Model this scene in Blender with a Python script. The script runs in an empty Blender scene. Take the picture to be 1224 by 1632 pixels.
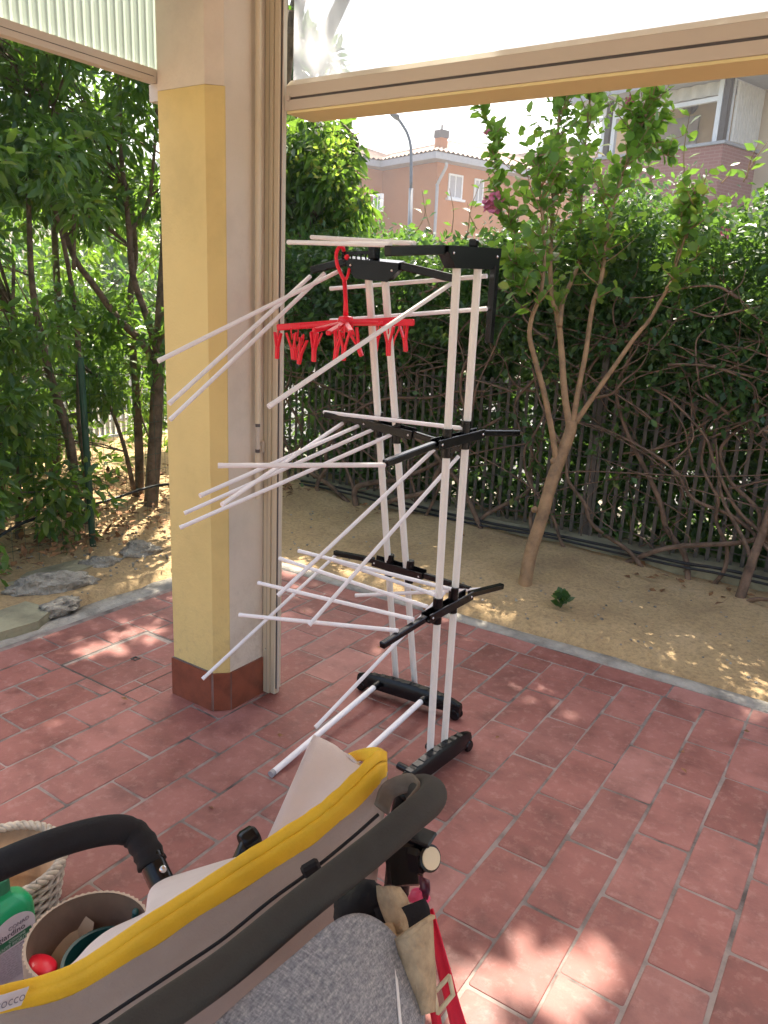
import bpy, bmesh, math, random
import numpy as np
from mathutils import noise, Vector, Matrix, Euler, Quaternion

random.seed(7); RNG = np.random.default_rng(11)
S = bpy.context.scene
COL = S.collection
rad = math.radians

# ------------------------------------------------------------------ camera
F = 1226.0; CX, CY = 612.0, 816.0; H = 1.55
def _axes():
    a = Vector((1460-CX, -(518-CY), -F)).normalized()
    b = Vector((-1312-CX, -(387-CY), -F)).normalized()
    y = a; x = -b; x = (x - y*x.dot(y)).normalized(); z = x.cross(y)
    return Matrix((x, y, z))
ROT = _axes(); CAM = Vector((0, 0, H))
cam_data = bpy.data.cameras.new('camera'); cam = bpy.data.objects.new('camera', cam_data); COL.objects.link(cam)
cam.matrix_world = Matrix.Translation(CAM) @ ROT.to_4x4()
cam_data.sensor_fit = 'AUTO'; cam_data.sensor_width = 36.0; cam_data.lens = F/1632*36
cam_data.clip_start = 0.02; cam_data.clip_end = 2000
S.camera = cam

# ------------------------------------------------------------------ light
SUN_EL, SUN_AZ = rad(57), rad(-27)           # azimuth from +y towards +x
sd = Vector((math.sin(SUN_AZ)*math.cos(SUN_EL), math.cos(SUN_AZ)*math.cos(SUN_EL), math.sin(SUN_EL)))
W = bpy.data.worlds.new('World'); S.world = W; W.use_nodes = True
nt = W.node_tree; bg = nt.nodes['Background']
sky = nt.nodes.new('ShaderNodeTexSky'); sky.sky_type = 'NISHITA'; sky.sun_disc = False
sky.sun_elevation = SUN_EL; sky.sun_rotation = SUN_AZ; sky.air_density = 1.2; sky.dust_density = 6.0; sky.ozone_density = 1.0
nt.links.new(sky.outputs[0], bg.inputs[0]); bg.inputs[1].default_value = 0.15
sl = bpy.data.lights.new('sun', 'SUN'); sl.energy = 4.9; sl.angle = rad(0.55); sl.color = (1, 0.91, 0.77)
so = bpy.data.objects.new('sun', sl); COL.objects.link(so); so.rotation_euler = (-sd).to_track_quat('-Z', 'Y').to_euler(); so.location = sd*30
S.view_settings.view_transform = 'Standard'; S.view_settings.look = 'None'; S.view_settings.gamma = 1
S.view_settings.exposure = 1.66
GLARE = 0.0022
S.cycles.max_bounces = 7; S.cycles.diffuse_bounces = 4; S.cycles.glossy_bounces = 3; S.cycles.transmission_bounces = 5; S.cycles.transparent_max_bounces = 8
S.cycles.use_light_tree = False; S.cycles.use_adaptive_sampling = True; S.cycles.adaptive_threshold = 0.02
S.cycles.use_denoising = True
S.cycles.sample_clamp_indirect = 6

# ------------------------------------------------------------------ picture helpers: pixel of the photograph -> point in the place
def ray(px, py): return ROT @ Vector((px-CX, -(py-CY), -F))
def gz(px, py, z=0.0): d = ray(px, py); return CAM + d*((z-CAM.z)/d.z)
def gy(px, py, Y): d = ray(px, py); return CAM + d*((Y-CAM.y)/d.y)
def gx(px, py, X): d = ray(px, py); return CAM + d*((X-CAM.x)/d.x)
def D(px, py, d): return CAM + ray(px, py)*(d/F)
def pl(px, py, p, n): d = ray(px, py); return CAM + d*((p-CAM).dot(n)/d.dot(n))
def depth(p): return -(ROT.transposed() @ (Vector(p)-CAM)).z
def project(p):
    c = ROT.transposed() @ (Vector(p)-CAM); return CX+F*c.x/-c.z, CY-F*c.y/-c.z
def freeend(P, px, py, L, near=True):
    d = ray(px, py).normalized(); oc = CAM-P; b = d.dot(oc); c = oc.dot(oc)-L*L; q = b*b-c
    if q < 0: return CAM + d*(-b)
    t = -b - math.sqrt(q) if near else -b + math.sqrt(q)
    return CAM + d*t

# ------------------------------------------------------------------ materials
def newmat(name):
    m = bpy.data.materials.new(name); m.use_nodes = True
    t = m.node_tree; return m, t, t.nodes['Principled BSDF']
def N(t, kind, **kw):
    n = t.nodes.new(kind)
    for k, v in kw.items():
        if k in n.inputs: n.inputs[k].default_value = v
        else: setattr(n, k, v)
    return n
def ramp(t, fac, stops):
    r = t.nodes.new('ShaderNodeValToRGB'); e = r.color_ramp.elements
    while len(e) < len(stops): e.new(0.5)
    for el, (p, c) in zip(e, stops): el.position = p; el.color = (*c, 1)
    t.links.new(fac, r.inputs[0]); return r
def coords(t, scale=(1,1,1), space='Object'):
    tc = t.nodes.new('ShaderNodeTexCoord'); mp = t.nodes.new('ShaderNodeMapping'); mp.inputs['Scale'].default_value = scale
    t.links.new(tc.outputs[space], mp.inputs[0]); return mp.outputs[0]
def bump(t, b, height, strength=0.3, dist=0.01):
    n = t.nodes.new('ShaderNodeBump'); n.inputs['Strength'].default_value = strength; n.inputs['Distance'].default_value = dist
    t.links.new(height, n.inputs['Height']); t.links.new(n.outputs[0], b.inputs['Normal'])
def simple(name, col, rough=0.5, var=0.12, scale=6.0, bstr=0.15, bscale=60.0, metal=0.0, spec=None, bdist=0.004, col2=None):
    m, t, b = newmat(name); co = coords(t)
    n = N(t, 'ShaderNodeTexNoise', Scale=scale, Detail=6.0, Roughness=0.6); t.links.new(co, n.inputs['Vector'])
    c2 = col2 or tuple(max(0, c*(1-2.2*var)) for c in col); c1 = tuple(min(1, c*(1+var)) for c in col)
    r = ramp(t, n.outputs[0], [(0.3, c2), (0.55, col), (0.75, c1)])
    t.links.new(r.outputs[0], b.inputs['Base Color']); b.inputs['Roughness'].default_value = rough; b.inputs['Metallic'].default_value = metal
    if spec is not None: b.inputs['Specular IOR Level'].default_value = spec
    if bstr:
        n2 = N(t, 'ShaderNodeTexNoise', Scale=bscale, Detail=4.0); t.links.new(co, n2.inputs['Vector']); bump(t, b, n2.outputs[0], bstr, bdist)
    return m
def leafmat(name, stops, rough=0.4, trans=0.4, tcol=(0.25, 0.5, 0.04)):
    m, t, b = newmat(name); at = N(t, 'ShaderNodeAttribute', attribute_name='tint')
    r = ramp(t, at.outputs['Fac'], stops); t.links.new(r.outputs[0], b.inputs['Base Color'])
    b.inputs['Roughness'].default_value = rough; b.inputs['Specular IOR Level'].default_value = 0.5
    tr = t.nodes.new('ShaderNodeBsdfTranslucent'); mx = t.nodes.new('ShaderNodeMix'); mx.data_type = 'RGBA'; mx.blend_type = 'MIX'
    mx.inputs[0].default_value = 0.65; t.links.new(r.outputs[0], mx.inputs[6]); mx.inputs[7].default_value = (*tcol, 1)
    t.links.new(mx.outputs[2], tr.inputs[0])
    ms = t.nodes.new('ShaderNodeMixShader'); ms.inputs[0].default_value = trans
    t.links.new(b.outputs[0], ms.inputs[1]); t.links.new(tr.outputs[0], ms.inputs[2])
    t.links.new(ms.outputs[0], t.nodes['Material Output'].inputs[0]); return m

def tile_material():
    m, t, b = newmat('terracotta_tile')
    oi = t.nodes.new('ShaderNodeObjectInfo'); tc = t.nodes.new('ShaderNodeTexCoord')
    geo = t.nodes.new('ShaderNodeNewGeometry')
    n1 = N(t, 'ShaderNodeTexNoise', Scale=7.0, Detail=7.0, Roughness=0.62); t.links.new(geo.outputs['Position'], n1.inputs['Vector'])
    n2 = N(t, 'ShaderNodeTexNoise', Scale=26.0, Detail=6.0, Roughness=0.7); t.links.new(geo.outputs['Position'], n2.inputs['Vector'])
    r0 = ramp(t, oi.outputs['Random'], [(0.0, (0.185, 0.060, 0.046)), (0.2, (0.28, 0.102, 0.082)), (0.45, (0.225, 0.076, 0.060)), (0.7, (0.31, 0.122, 0.100)), (0.85, (0.20, 0.068, 0.054)), (1.0, (0.345, 0.150, 0.125))])
    r1 = ramp(t, n1.outputs[0], [(0.28, (0.58, 0.5, 0.5)), (0.5, (1, 1, 1)), (0.72, (1.25, 1.35, 1.38))])
    mul = t.nodes.new('ShaderNodeMix'); mul.data_type = 'RGBA'; mul.blend_type = 'MULTIPLY'; mul.inputs[0].default_value = 1
    t.links.new(r0.outputs[0], mul.inputs[6]); t.links.new(r1.outputs[0], mul.inputs[7])
    # pale bloom of lime in blotches
    r2 = ramp(t, n2.outputs[0], [(0.52, (0, 0, 0)), (0.78, (0.45, 0.45, 0.45))])
    mx = t.nodes.new('ShaderNodeMix'); mx.data_type = 'RGBA'; t.links.new(r2.outputs[0], mx.inputs[0])
    t.links.new(mul.outputs[2], mx.inputs[6]); mx.inputs[7].default_value = (0.52, 0.30, 0.26, 1)
    t.links.new(mx.outputs[2], b.inputs['Base Color'])
    rr = ramp(t, n1.outputs[0], [(0.3, (0.5, 0.5, 0.5)), (0.7, (0.75, 0.75, 0.75))]); t.links.new(rr.outputs[0], b.inputs['Roughness'])
    n3 = N(t, 'ShaderNodeTexNoise', Scale=60.0, Detail=8.0, Roughness=0.65); t.links.new(geo.outputs['Position'], n3.inputs['Vector'])
    bump(t, b, n3.outputs[0], 0.35, 0.006); return m

M = {}
M['tile'] = tile_material()
M['mortar'] = simple('mortar', (0.27, 0.22, 0.195), 0.9, 0.34, 7, 0.5, 120)
M['kerb'] = simple('kerb_concrete', (0.37, 0.34, 0.29), 0.92, 0.22, 9, 0.8, 60, bdist=0.01)
M['stone'] = simple('pale_stone', (0.40, 0.36, 0.29), 0.93, 0.34, 14, 1.0, 55, bdist=0.03)
M['slab'] = simple('mossy_slab', (0.34, 0.31, 0.20), 0.93, 0.22, 5, 0.7, 50, bdist=0.01)
def paint(name, col, dirt):
    m, t, b = newmat(name); geo = t.nodes.new('ShaderNodeNewGeometry'); P = geo.outputs['Position']
    n1 = N(t, 'ShaderNodeTexNoise', Scale=4.0, Detail=7.0, Roughness=0.65); t.links.new(P, n1.inputs['Vector'])
    r1 = ramp(t, n1.outputs[0], [(0.3, tuple(c*.88 for c in col)), (0.5, col), (0.75, tuple(min(1, c*1.05) for c in col))])
    sp = t.nodes.new('ShaderNodeSeparateXYZ'); t.links.new(P, sp.inputs[0])
    mr = N(t, 'ShaderNodeMapRange'); mr.inputs['From Min'].default_value = 0.62; mr.inputs['From Max'].default_value = 0.14; t.links.new(sp.outputs[2], mr.inputs[0])
    n2 = N(t, 'ShaderNodeTexNoise', Scale=30.0, Detail=6.0, Roughness=0.8); t.links.new(P, n2.inputs['Vector'])
    r2 = ramp(t, n2.outputs[0], [(0.5, (0, 0, 0)), (0.72, (.7, .7, .7))]); mu = N(t, 'ShaderNodeMath', operation='MULTIPLY'); t.links.new(mr.outputs[0], mu.inputs[0]); t.links.new(r2.outputs[0], mu.inputs[1])
    mx = t.nodes.new('ShaderNodeMix'); mx.data_type = 'RGBA'; t.links.new(mu.outputs[0], mx.inputs[0]); t.links.new(r1.outputs[0], mx.inputs[6]); mx.inputs[7].default_value = (*dirt, 1)
    t.links.new(mx.outputs[2], b.inputs['Base Color']); b.inputs['Roughness'].default_value = 0.75
    n3 = N(t, 'ShaderNodeTexNoise', Scale=110.0, Detail=5.0); t.links.new(P, n3.inputs['Vector']); bump(t, b, n3.outputs[0], 0.4, 0.004); return m
M['yellow'] = paint('yellow_render', (0.70, 0.55, 0.22), (0.45, 0.34, 0.17))
M['cream'] = paint('cream_render', (0.69, 0.62, 0.51), (0.45, 0.37, 0.28))
M['alu'] = simple('cream_aluminium', (0.66, 0.58, 0.42), 0.42, 0.01, 4, 0.0, 90)
M['alu_pale'] = simple('pale_aluminium', (0.60, 0.54, 0.45), 0.42, 0.01, 4, 0.0, 90)
M['gasket_shade'] = simple('gasket_and_groove_shade', (0.10, 0.09, 0.09), 0.6, 0.05)  # dark rubber, also the shade of grooves put into colour
M['skirt'] = simple('glazed_skirting', (0.25, 0.075, 0.04), 0.32, 0.2, 12, 0.15, 50)
M['soffit'] = simple('ground_lit_soffit', (0.88, 0.77, 0.38), 0.7, 0.02, 3, 0.1, 90)  # beam underside: light thrown up from the ground put into the yellow
M['plaster'] = simple('wall_plaster', (0.72, 0.62, 0.45), 0.85, 0.05, 2)
M['black'] = simple('black_plastic', (0.004, 0.004, 0.005), 0.25, 0.2, 20, 0.05, 200, spec=0.35)
M['tube'] = simple('white_enamel_tube', (0.88, 0.86, 0.87), 0.3, 0.012, 15, 0.0)
M['pole'] = simple('cream_enamel_pole', (0.86, 0.84, 0.77), 0.32, 0.012, 12, 0.0)
M['steel'] = simple('steel_rivet', (0.7, 0.7, 0.7), 0.25, 0.05, metal=1.0)
M['bark'] = simple('grey_bark', (0.17, 0.12, 0.075), 0.9, 0.3, 14, 0.8, 40, bdist=0.02)
M['bark_pale'] = simple('peeling_bark', (0.36, 0.22, 0.11), 0.75, 0.3, 10, 0.6, 30, bdist=0.01, col2=(0.16, 0.10, 0.055))
M['vine'] = simple('woody_vine', (0.20, 0.128, 0.085), 0.9, 0.3, 14, 0.6, 60, bdist=0.01)
M['slat'] = simple('galvanised_slat', (0.13, 0.11, 0.09), 0.6, 0.2, 5)
M['hose'] = simple('black_hose', (0.015, 0.015, 0.016), 0.45, 0.2)
M['green_post'] = simple('green_painted_post', (0.02, 0.075, 0.04), 0.5, 0.2)
M['white_metal'] = simple('white_railing', (0.42, 0.43, 0.45), 0.55, 0.05)
M['terra_wall'] = simple('salmon_render', (0.45, 0.185, 0.075), 0.9, 0.05, 0.5, 0.0)
M['house_cream'] = simple('cream_house_render', (0.62, 0.50, 0.36), 0.9, 0.05, 0.6, 0.0)
M['gutter'] = simple('grey_gutter', (0.36, 0.36, 0.38), 0.5, 0.05, metal=0.1)
M['frame_white'] = simple('white_window_frame', (0.75, 0.75, 0.76), 0.5, 0.03)
M['pane'] = simple('window_pane', (0.20, 0.22, 0.21), 0.12, 0.1, 1.0, 0.0)
M['shutter'] = simple('grey_roller_shutter', (0.40, 0.39, 0.42), 0.6, 0.05)
M['stripe'] = simple('awning_cloth', (0.62, 0.58, 0.53), 0.85, 0.05)
M['dark_metal'] = simple('dark_brown_metal', (0.07, 0.055, 0.05), 0.5, 0.1)
M['lamp_grey'] = simple('lamp_grey', (0.10, 0.115, 0.135), 0.5, 0.08)
M['red'] = simple('red_plastic', (0.88, 0.014, 0.04), 0.3, 0.04, 20, 0.0)
M['rim'] = simple('yellow_fabric_binding', (0.93, 0.575, 0.03), 0.6, 0.06, 18, 0.35, 380, bdist=0.002)
M['seat'] = simple('beige_canvas', (0.38, 0.31, 0.27), 0.85, 0.05, 10, 0.4, 420, bdist=0.002)
M['seat_in'] = simple('pale_beige_lining', (0.76, 0.69, 0.67), 0.85, 0.04, 10, 0.3, 420, bdist=0.002)
M['foam'] = simple('grey_foam_grip', (0.045, 0.042, 0.036), 0.8, 0.08, 30, 0.35, 500, spec=0.4, bdist=0.002)
M['black_cloth'] = simple('black_cloth', (0.008, 0.007, 0.009), 0.8, 0.2, 30, 0.4, 300, bdist=0.002)
M['linen'] = simple('beige_linen', (0.46, 0.35, 0.22), 0.95, 0.15, 60, 0.7, 260, bdist=0.003)
M['taupe'] = simple('taupe_webbing', (0.17, 0.14, 0.11), 0.9, 0.12, 40, 0.5, 300, bdist=0.002)
M['white_trim'] = simple('white_piping', (0.8, 0.79, 0.77), 0.8, 0.03)
M['buckle'] = simple('cream_buckle', (0.78, 0.66, 0.44), 0.4, 0.03, 10, 0.0)
M['strap'] = simple('red_webbing', (0.75, 0.012, 0.05), 0.7, 0.08, 30, 0.4, 300, bdist=0.002)
M['pink'] = simple('pink_plastic', (0.85, 0.09, 0.22), 0.4, 0.05, 10, 0.0)
M['bottle'] = simple('green_bottle_plastic', (0.01, 0.36, 0.13), 0.3, 0.05, 10, 0.0)
M['bottle_dark'] = simple('dark_green_print', (0.02, 0.16, 0.07), 0.45, 0.05, 10, 0.0)
M['label'] = simple('white_paper_label', (0.66, 0.62, 0.64), 0.55, 0.03, 10, 0.0)
M['ink'] = simple('dark_ink', (0.07, 0.06, 0.08), 0.7, 0.03, 10, 0.0)
M['ink_grey'] = simple('grey_ink', (0.2, 0.18, 0.22), 0.7, 0.03, 10, 0.0)
M['ink_pale'] = simple('pale_ink', (0.55, 0.68, 0.58), 0.7, 0.03, 10, 0.0)
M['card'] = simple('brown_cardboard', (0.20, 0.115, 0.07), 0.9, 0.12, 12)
M['card_rib'] = simple('corrugated_card', (0.46, 0.34, 0.24), 0.9, 0.1, 12)
M['card_cream'] = simple('cream_card', (0.62, 0.49, 0.32), 0.7, 0.06, 8)
M['dkgreen'] = simple('dark_green_plastic', (0.008, 0.06, 0.055), 0.35, 0.1, 8, 0.0)
M['wicker'] = simple('white_wicker', (0.52, 0.44, 0.34), 0.7, 0.25, 40)
M['wicker_in'] = simple('tan_liner', (0.50, 0.33, 0.19), 0.8, 0.25, 8)
M['petal'] = simple('pink_petal', (0.72, 0.20, 0.34), 0.7, 0.2, 40, 0.0)
M['dry'] = simple('dry_leaf', (0.27, 0.13, 0.05), 0.85, 0.35, 30, 0.0)
M['laurel'] = leafmat('laurel_leaf', [(0, (0.022, 0.07, 0.03)), (0.4, (0.055, 0.125, 0.03)), (0.75, (0.11, 0.21, 0.03)), (1, (0.25, 0.28, 0.04))], 0.30, 0.44, (0.31, 0.54, 0.05))
M['hedge_leaf'] = leafmat('hedge_leaf', [(0, (0.022, 0.065, 0.03)), (0.5, (0.055, 0.125, 0.038)), (0.85, (0.11, 0.20, 0.04)), (1, (0.24, 0.25, 0.05))], 0.32, 0.38, (0.24, 0.45, 0.05))
M['myrtle_leaf'] = leafmat('myrtle_leaf', [(0, (0.07, 0.15, 0.035)), (0.5, (0.12, 0.23, 0.04)), (0.85, (0.19, 0.30, 0.04)), (1, (0.36, 0.28, 0.06))], 0.4, 0.55, (0.42, 0.70, 0.07))
M['far_leaf'] = leafmat('canopy_leaf', [(0, (0.02, 0.055, 0.02)), (0.6, (0.04, 0.10, 0.02)), (1, (0.1, 0.17, 0.03))], 0.4, 0.32, (0.2, 0.45, 0.03))

def melange():
    m, t, b = newmat('grey_melange_cloth'); co = coords(t, (1, 1, 1))
    n = N(t, 'ShaderNodeTexNoise', Scale=420.0, Detail=3.0, Roughness=0.8); mp = coords(t, (1, 0.22, 1)); t.links.new(mp, n.inputs['Vector'])
    n2 = N(t, 'ShaderNodeTexNoise', Scale=420.0, Detail=3.0, Roughness=0.8); mp2 = coords(t, (0.22, 1, 1)); t.links.new(mp2, n2.inputs['Vector'])
    a = N(t, 'ShaderNodeMath', operation='ADD'); t.links.new(n.outputs[0], a.inputs[0]); t.links.new(n2.outputs[0], a.inputs[1])
    h = N(t, 'ShaderNodeMath', operation='MULTIPLY'); h.inputs[1].default_value = 0.5; t.links.new(a.outputs[0], h.inputs[0])
    r = ramp(t, h.outputs[0], [(0.32, (0.10, 0.11, 0.13)), (0.5, (0.26, 0.265, 0.28)), (0.66, (0.48, 0.47, 0.46))])
    t.links.new(r.outputs[0], b.inputs['Base Color']); b.inputs['Roughness'].default_value = 0.95
    bump(t, b, h.outputs[0], 0.5, 0.002); return m
M['melange'] = melange()

def soil_material():
    m, t, b = newmat('sandy_soil'); geo = t.nodes.new('ShaderNodeNewGeometry'); P = geo.outputs['Position']
    n1 = N(t, 'ShaderNodeTexNoise', Scale=2.2, Detail=8.0, Roughness=0.65); t.links.new(P, n1.inputs['Vector'])
    n2 = N(t, 'ShaderNodeTexNoise', Scale=45.0, Detail=8.0, Roughness=0.75); t.links.new(P, n2.inputs['Vector'])
    r1 = ramp(t, n1.outputs[0], [(0.3, (0.40, 0.27, 0.14)), (0.5, (0.54, 0.375, 0.19)), (0.7, (0.62, 0.44, 0.24))])
    r2 = ramp(t, n2.outputs[0], [(0.3, (0.62, 0.6, 0.58)), (0.5, (1, 1, 1)), (0.72, (1.25, 1.23, 1.2))])
    mul = t.nodes.new('ShaderNodeMix'); mul.data_type = 'RGBA'; mul.blend_type = 'MULTIPLY'; mul.inputs[0].default_value = 1
    t.links.new(r1.outputs[0], mul.inputs[6]); t.links.new(r2.outputs[0], mul.inputs[7]); t.links.new(mul.outputs[2], b.inputs['Base Color'])
    b.inputs['Roughness'].default_value = 0.97; bump(t, b, n2.outputs[0], 0.9, 0.02); return m
M['soil'] = soil_material()
M['ground'] = simple('pale_gravel_ground', (0.20, 0.18, 0.14), 0.95, 0.2, 0.6, 0.6, 8, bdist=0.03)
M['road'] = simple('worn_asphalt', (0.10, 0.10, 0.10), 0.9, 0.12, 1.5, 0.5, 50, bdist=0.01)

def glass():
    m, t, b = newmat('dusty_glass'); t.nodes.remove(b)
    tr = t.nodes.new('ShaderNodeBsdfTransparent'); tr.inputs[0].default_value = (0.97, 0.98, 0.98, 1)
    tl = t.nodes.new('ShaderNodeBsdfTranslucent'); tl.inputs[0].default_value = (0.9, 0.9, 0.92, 1)
    gl = t.nodes.new('ShaderNodeBsdfGlossy'); gl.inputs['Roughness'].default_value = 0.02
    co = coords(t, (1, 1, 0.12)); n = N(t, 'ShaderNodeTexNoise', Scale=9.0, Detail=5.0); t.links.new(co, n.inputs['Vector'])
    mr = N(t, 'ShaderNodeMapRange'); mr.inputs['From Min'].default_value = 0.25; mr.inputs['From Max'].default_value = 0.75
    mr.inputs['To Min'].default_value = 0.42; mr.inputs['To Max'].default_value = 0.60; t.links.new(n.outputs[0], mr.inputs[0])
    m1 = t.nodes.new('ShaderNodeMixShader'); t.links.new(mr.outputs[0], m1.inputs[0]); t.links.new(tr.outputs[0], m1.inputs[1]); t.links.new(tl.outputs[0], m1.inputs[2])
    m2 = t.nodes.new('ShaderNodeMixShader'); m2.inputs[0].default_value = 0.04; t.links.new(m1.outputs[0], m2.inputs[1]); t.links.new(gl.outputs[0], m2.inputs[2])
    t.links.new(m2.outputs[0], t.nodes['Material Output'].inputs[0]); return m
M['glass'] = glass()
def ribbed():
    m, t, b = newmat('ribbed_translucent_sheet'); b.inputs['Base Color'].default_value = (0.62, 0.68, 0.64, 1); b.inputs['Roughness'].default_value = 0.35
    tl = t.nodes.new('ShaderNodeBsdfTranslucent'); tl.inputs[0].default_value = (0.70, 0.76, 0.70, 1)
    ms = t.nodes.new('ShaderNodeMixShader'); ms.inputs[0].default_value = 0.72
    t.links.new(b.outputs[0], ms.inputs[1]); t.links.new(tl.outputs[0], ms.inputs[2]); t.links.new(ms.outputs[0], t.nodes['Material Output'].inputs[0]); return m
M['ribbed'] = ribbed()
def rooftile():
    m, t, b = newmat('weathered_roof_tile'); co = coords(t)
    n = N(t, 'ShaderNodeTexNoise', Scale=2.5, Detail=8.0, Roughness=0.8); t.links.new(co, n.inputs['Vector'])
    r = ramp(t, n.outputs[0], [(0.3, (0.14, 0.10, 0.08)), (0.5, (0.30, 0.20, 0.15)), (0.7, (0.42, 0.31, 0.24))])
    t.links.new(r.outputs[0], b.inputs['Base Color']); b.inputs['Roughness'].default_value = 0.9; return m
M['roof'] = rooftile()
def brickmat():
    m, t, b = newmat('balcony_brick'); co = coords(t, (1, 1, 1), 'Generated')
    uv = t.nodes.new('ShaderNodeTexCoord'); k = N(t, 'ShaderNodeTexBrick', Scale=1.0)
    k.inputs['Color1'].default_value = (0.34, 0.15, 0.13, 1); k.inputs['Color2'].default_value = (0.31, 0.13, 0.115, 1); k.inputs['Mortar'].default_value = (0.37, 0.20, 0.175, 1)
    k.inputs['Mortar Size'].default_value = 0.01; k.inputs['Brick Width'].default_value = 0.26; k.inputs['Row Height'].default_value = 0.075
    t.links.new(uv.outputs['UV'], k.inputs['Vector']); t.links.new(k.outputs[0], b.inputs['Base Color']); b.inputs['Roughness'].default_value = 0.9; return m
M['brick'] = brickmat()

# ------------------------------------------------------------------ mesh helpers
def catmull(pts, n=6):
    P = [Vector(p) for p in pts]
    if len(P) < 3:
        return [P[0].lerp(P[-1], i/n) for i in range(n+1)]
    Q = [P[0]*2-P[1]] + P + [P[-1]*2-P[-2]]; out = []
    for i in range(1, len(Q)-2):
        p0, p1, p2, p3 = Q[i-1:i+3]
        for k in range(n):
            u = k/n
            out.append(0.5*((2*p1)+(p2-p0)*u+(2*p0-5*p1+4*p2-p3)*u*u+(-p0+3*p1-3*p2+p3)*u**3))
    out.append(P[-1]); return out
def lerpl(vals, n):
    out = []
    for i in range(n):
        u = i/(n-1)*(len(vals)-1); k = min(int(u), len(vals)-2); out.append(vals[k]*(1-(u-k))+vals[k+1]*(u-k))
    return out
class MB:
    def __init__(s): s.v = []; s.f = []; s.uv = None
    def add(s, vs, fs):
        o = len(s.v); s.v += [Vector(v) for v in vs]; s.f += [tuple(i+o for i in f) for f in fs]; return s
    def box(s, lo, hi, mat=None, bev=0.0):
        x0, y0, z0 = lo; x1, y1, z1 = hi
        if bev:
            b = bev; vs = []; 
            for (z, i) in ((z0, 0), (z0+b, 1), (z1-b, 1), (z1, 0)):
                e = 0 if i else b
                c = b if i else b
                vs += [(x0+e+(b if i else 0)*1, y0+e*1, z), (x1-e-(b if i else 0), y0+e, z), (x1-e, y0+e+(b if i else 0), z), (x1-e, y1-e-(b if i else 0), z),
                       (x1-e-(b if i else 0), y1-e, z), (x0+e+(b if i else 0), y1-e, z), (x0+e, y1-e-(b if i else 0), z), (x0+e, y0+e+(b if i else 0), z)]
            fs = [tuple(range(7, -1, -1)), tuple(range(24, 32))]
            for k in range(3):
                for j in range(8): fs.append((k*8+j, k*8+(j+1) % 8, (k+1)*8+(j+1) % 8, (k+1)*8+j))
        else:
            vs = [(x0,y0,z0),(x1,y0,z0),(x1,y1,z0),(x0,y1,z0),(x0,y0,z1),(x1,y0,z1),(x1,y1,z1),(x0,y1,z1)]
            fs = [(3,2,1,0),(4,5,6,7),(0,1,5,4),(1,2,6,5),(2,3,7,6),(3,0,4,7)]
        vs = [Vector(v) for v in vs]
        if mat is not None: vs = [mat @ v for v in vs]
        return s.add(vs, fs)
    def bar(s, a, b, w, h, up=Vector((0, 0, 1)), bev=0.0):
        """box from a to b, w across, h along up"""
        a = Vector(a); b = Vector(b); d = b-a; L = d.length; y = d.normalized(); x = y.cross(Vector(up))
        x = x.normalized() if x.length > 1e-5 else y.orthogonal().normalized(); z = x.cross(y)
        m = Matrix((x, y, z)).transposed().to_4x4(); m.translation = a
        return s.box((-w/2, 0, -h/2), (w/2, L, h/2), m, bev)
    def tube(s, path, r, n=8, cap=True, ell=None, up=None):
        P = [Vector(p) for p in path]; R = r if isinstance(r, (list, tuple)) else [r]*len(P)
        if len(R) != len(P): R = lerpl(list(R), len(P))
        t0 = (P[1]-P[0]).normalized(); nrm = t0.orthogonal().normalized()
        if up is not None:
            q = Vector(up); q = q - t0*q.dot(t0)
            if q.length > 1e-4: nrm = q.normalized()
        vs = []; prev = t0
        for i, p in enumerate(P):
            t = (P[min(i+1, len(P)-1)]-P[max(i-1, 0)])
            t = t.normalized() if t.length > 1e-9 else prev
            nrm = (nrm - t*nrm.dot(t)); nrm = nrm.normalized() if nrm.length > 1e-6 else t.orthogonal().normalized()
            if up is not None:
                q = Vector(up) - t*Vector(up).dot(t)
                if q.length > 0.05: nrm = q.normalized()
            bn = t.cross(nrm); prev = t
            for k in range(n):
                a = 2*math.pi*k/n
                ea, eb = (1, 1) if ell is None else ell
                vs.append(p + nrm*(math.cos(a)*R[i]*ea) + bn*(math.sin(a)*R[i]*eb))
        fs = []
        for i in range(len(P)-1):
            for k in range(n): fs.append((i*n+k, i*n+(k+1) % n, (i+1)*n+(k+1) % n, (i+1)*n+k))
        if cap: fs += [tuple(range(n-1, -1, -1)), tuple(range((len(P)-1)*n, len(P)*n))]
        return s.add(vs, fs)
    def lathe(s, prof, axis_o, axis=Vector((0, 0, 1)), n=24, ref=None, cap=True):
        """prof list of (radius, height)"""
        o = Vector(axis_o); z = Vector(axis).normalized(); x = (Vector(ref) - z*Vector(ref).dot(z)).normalized() if ref else z.orthogonal().normalized(); y = z.cross(x)
        vs = []; fs = []
        for (r, h) in prof:
            for k in range(n):
                a = 2*math.pi*k/n; vs.append(o + z*h + x*(math.cos(a)*r) + y*(math.sin(a)*r))
        for i in range(len(prof)-1):
            for k in range(n): fs.append((i*n+k, i*n+(k+1) % n, (i+1)*n+(k+1) % n, (i+1)*n+k))
        if cap and prof[0][0] > 1e-6: fs.append(tuple(range(n-1, -1, -1)))
        if cap and prof[-1][0] > 1e-6: fs.append(tuple(range((len(prof)-1)*n, len(prof)*n)))
        return s.add(vs, fs)
    def grid(s, rows):
        n = len(rows[0]); vs = [p for r in rows for p in r]; fs = []
        for i in range(len(rows)-1):
            for k in range(n-1): fs.append((i*n+k, i*n+k+1, (i+1)*n+k+1, (i+1)*n+k))
        return s.add(vs, fs)
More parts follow.
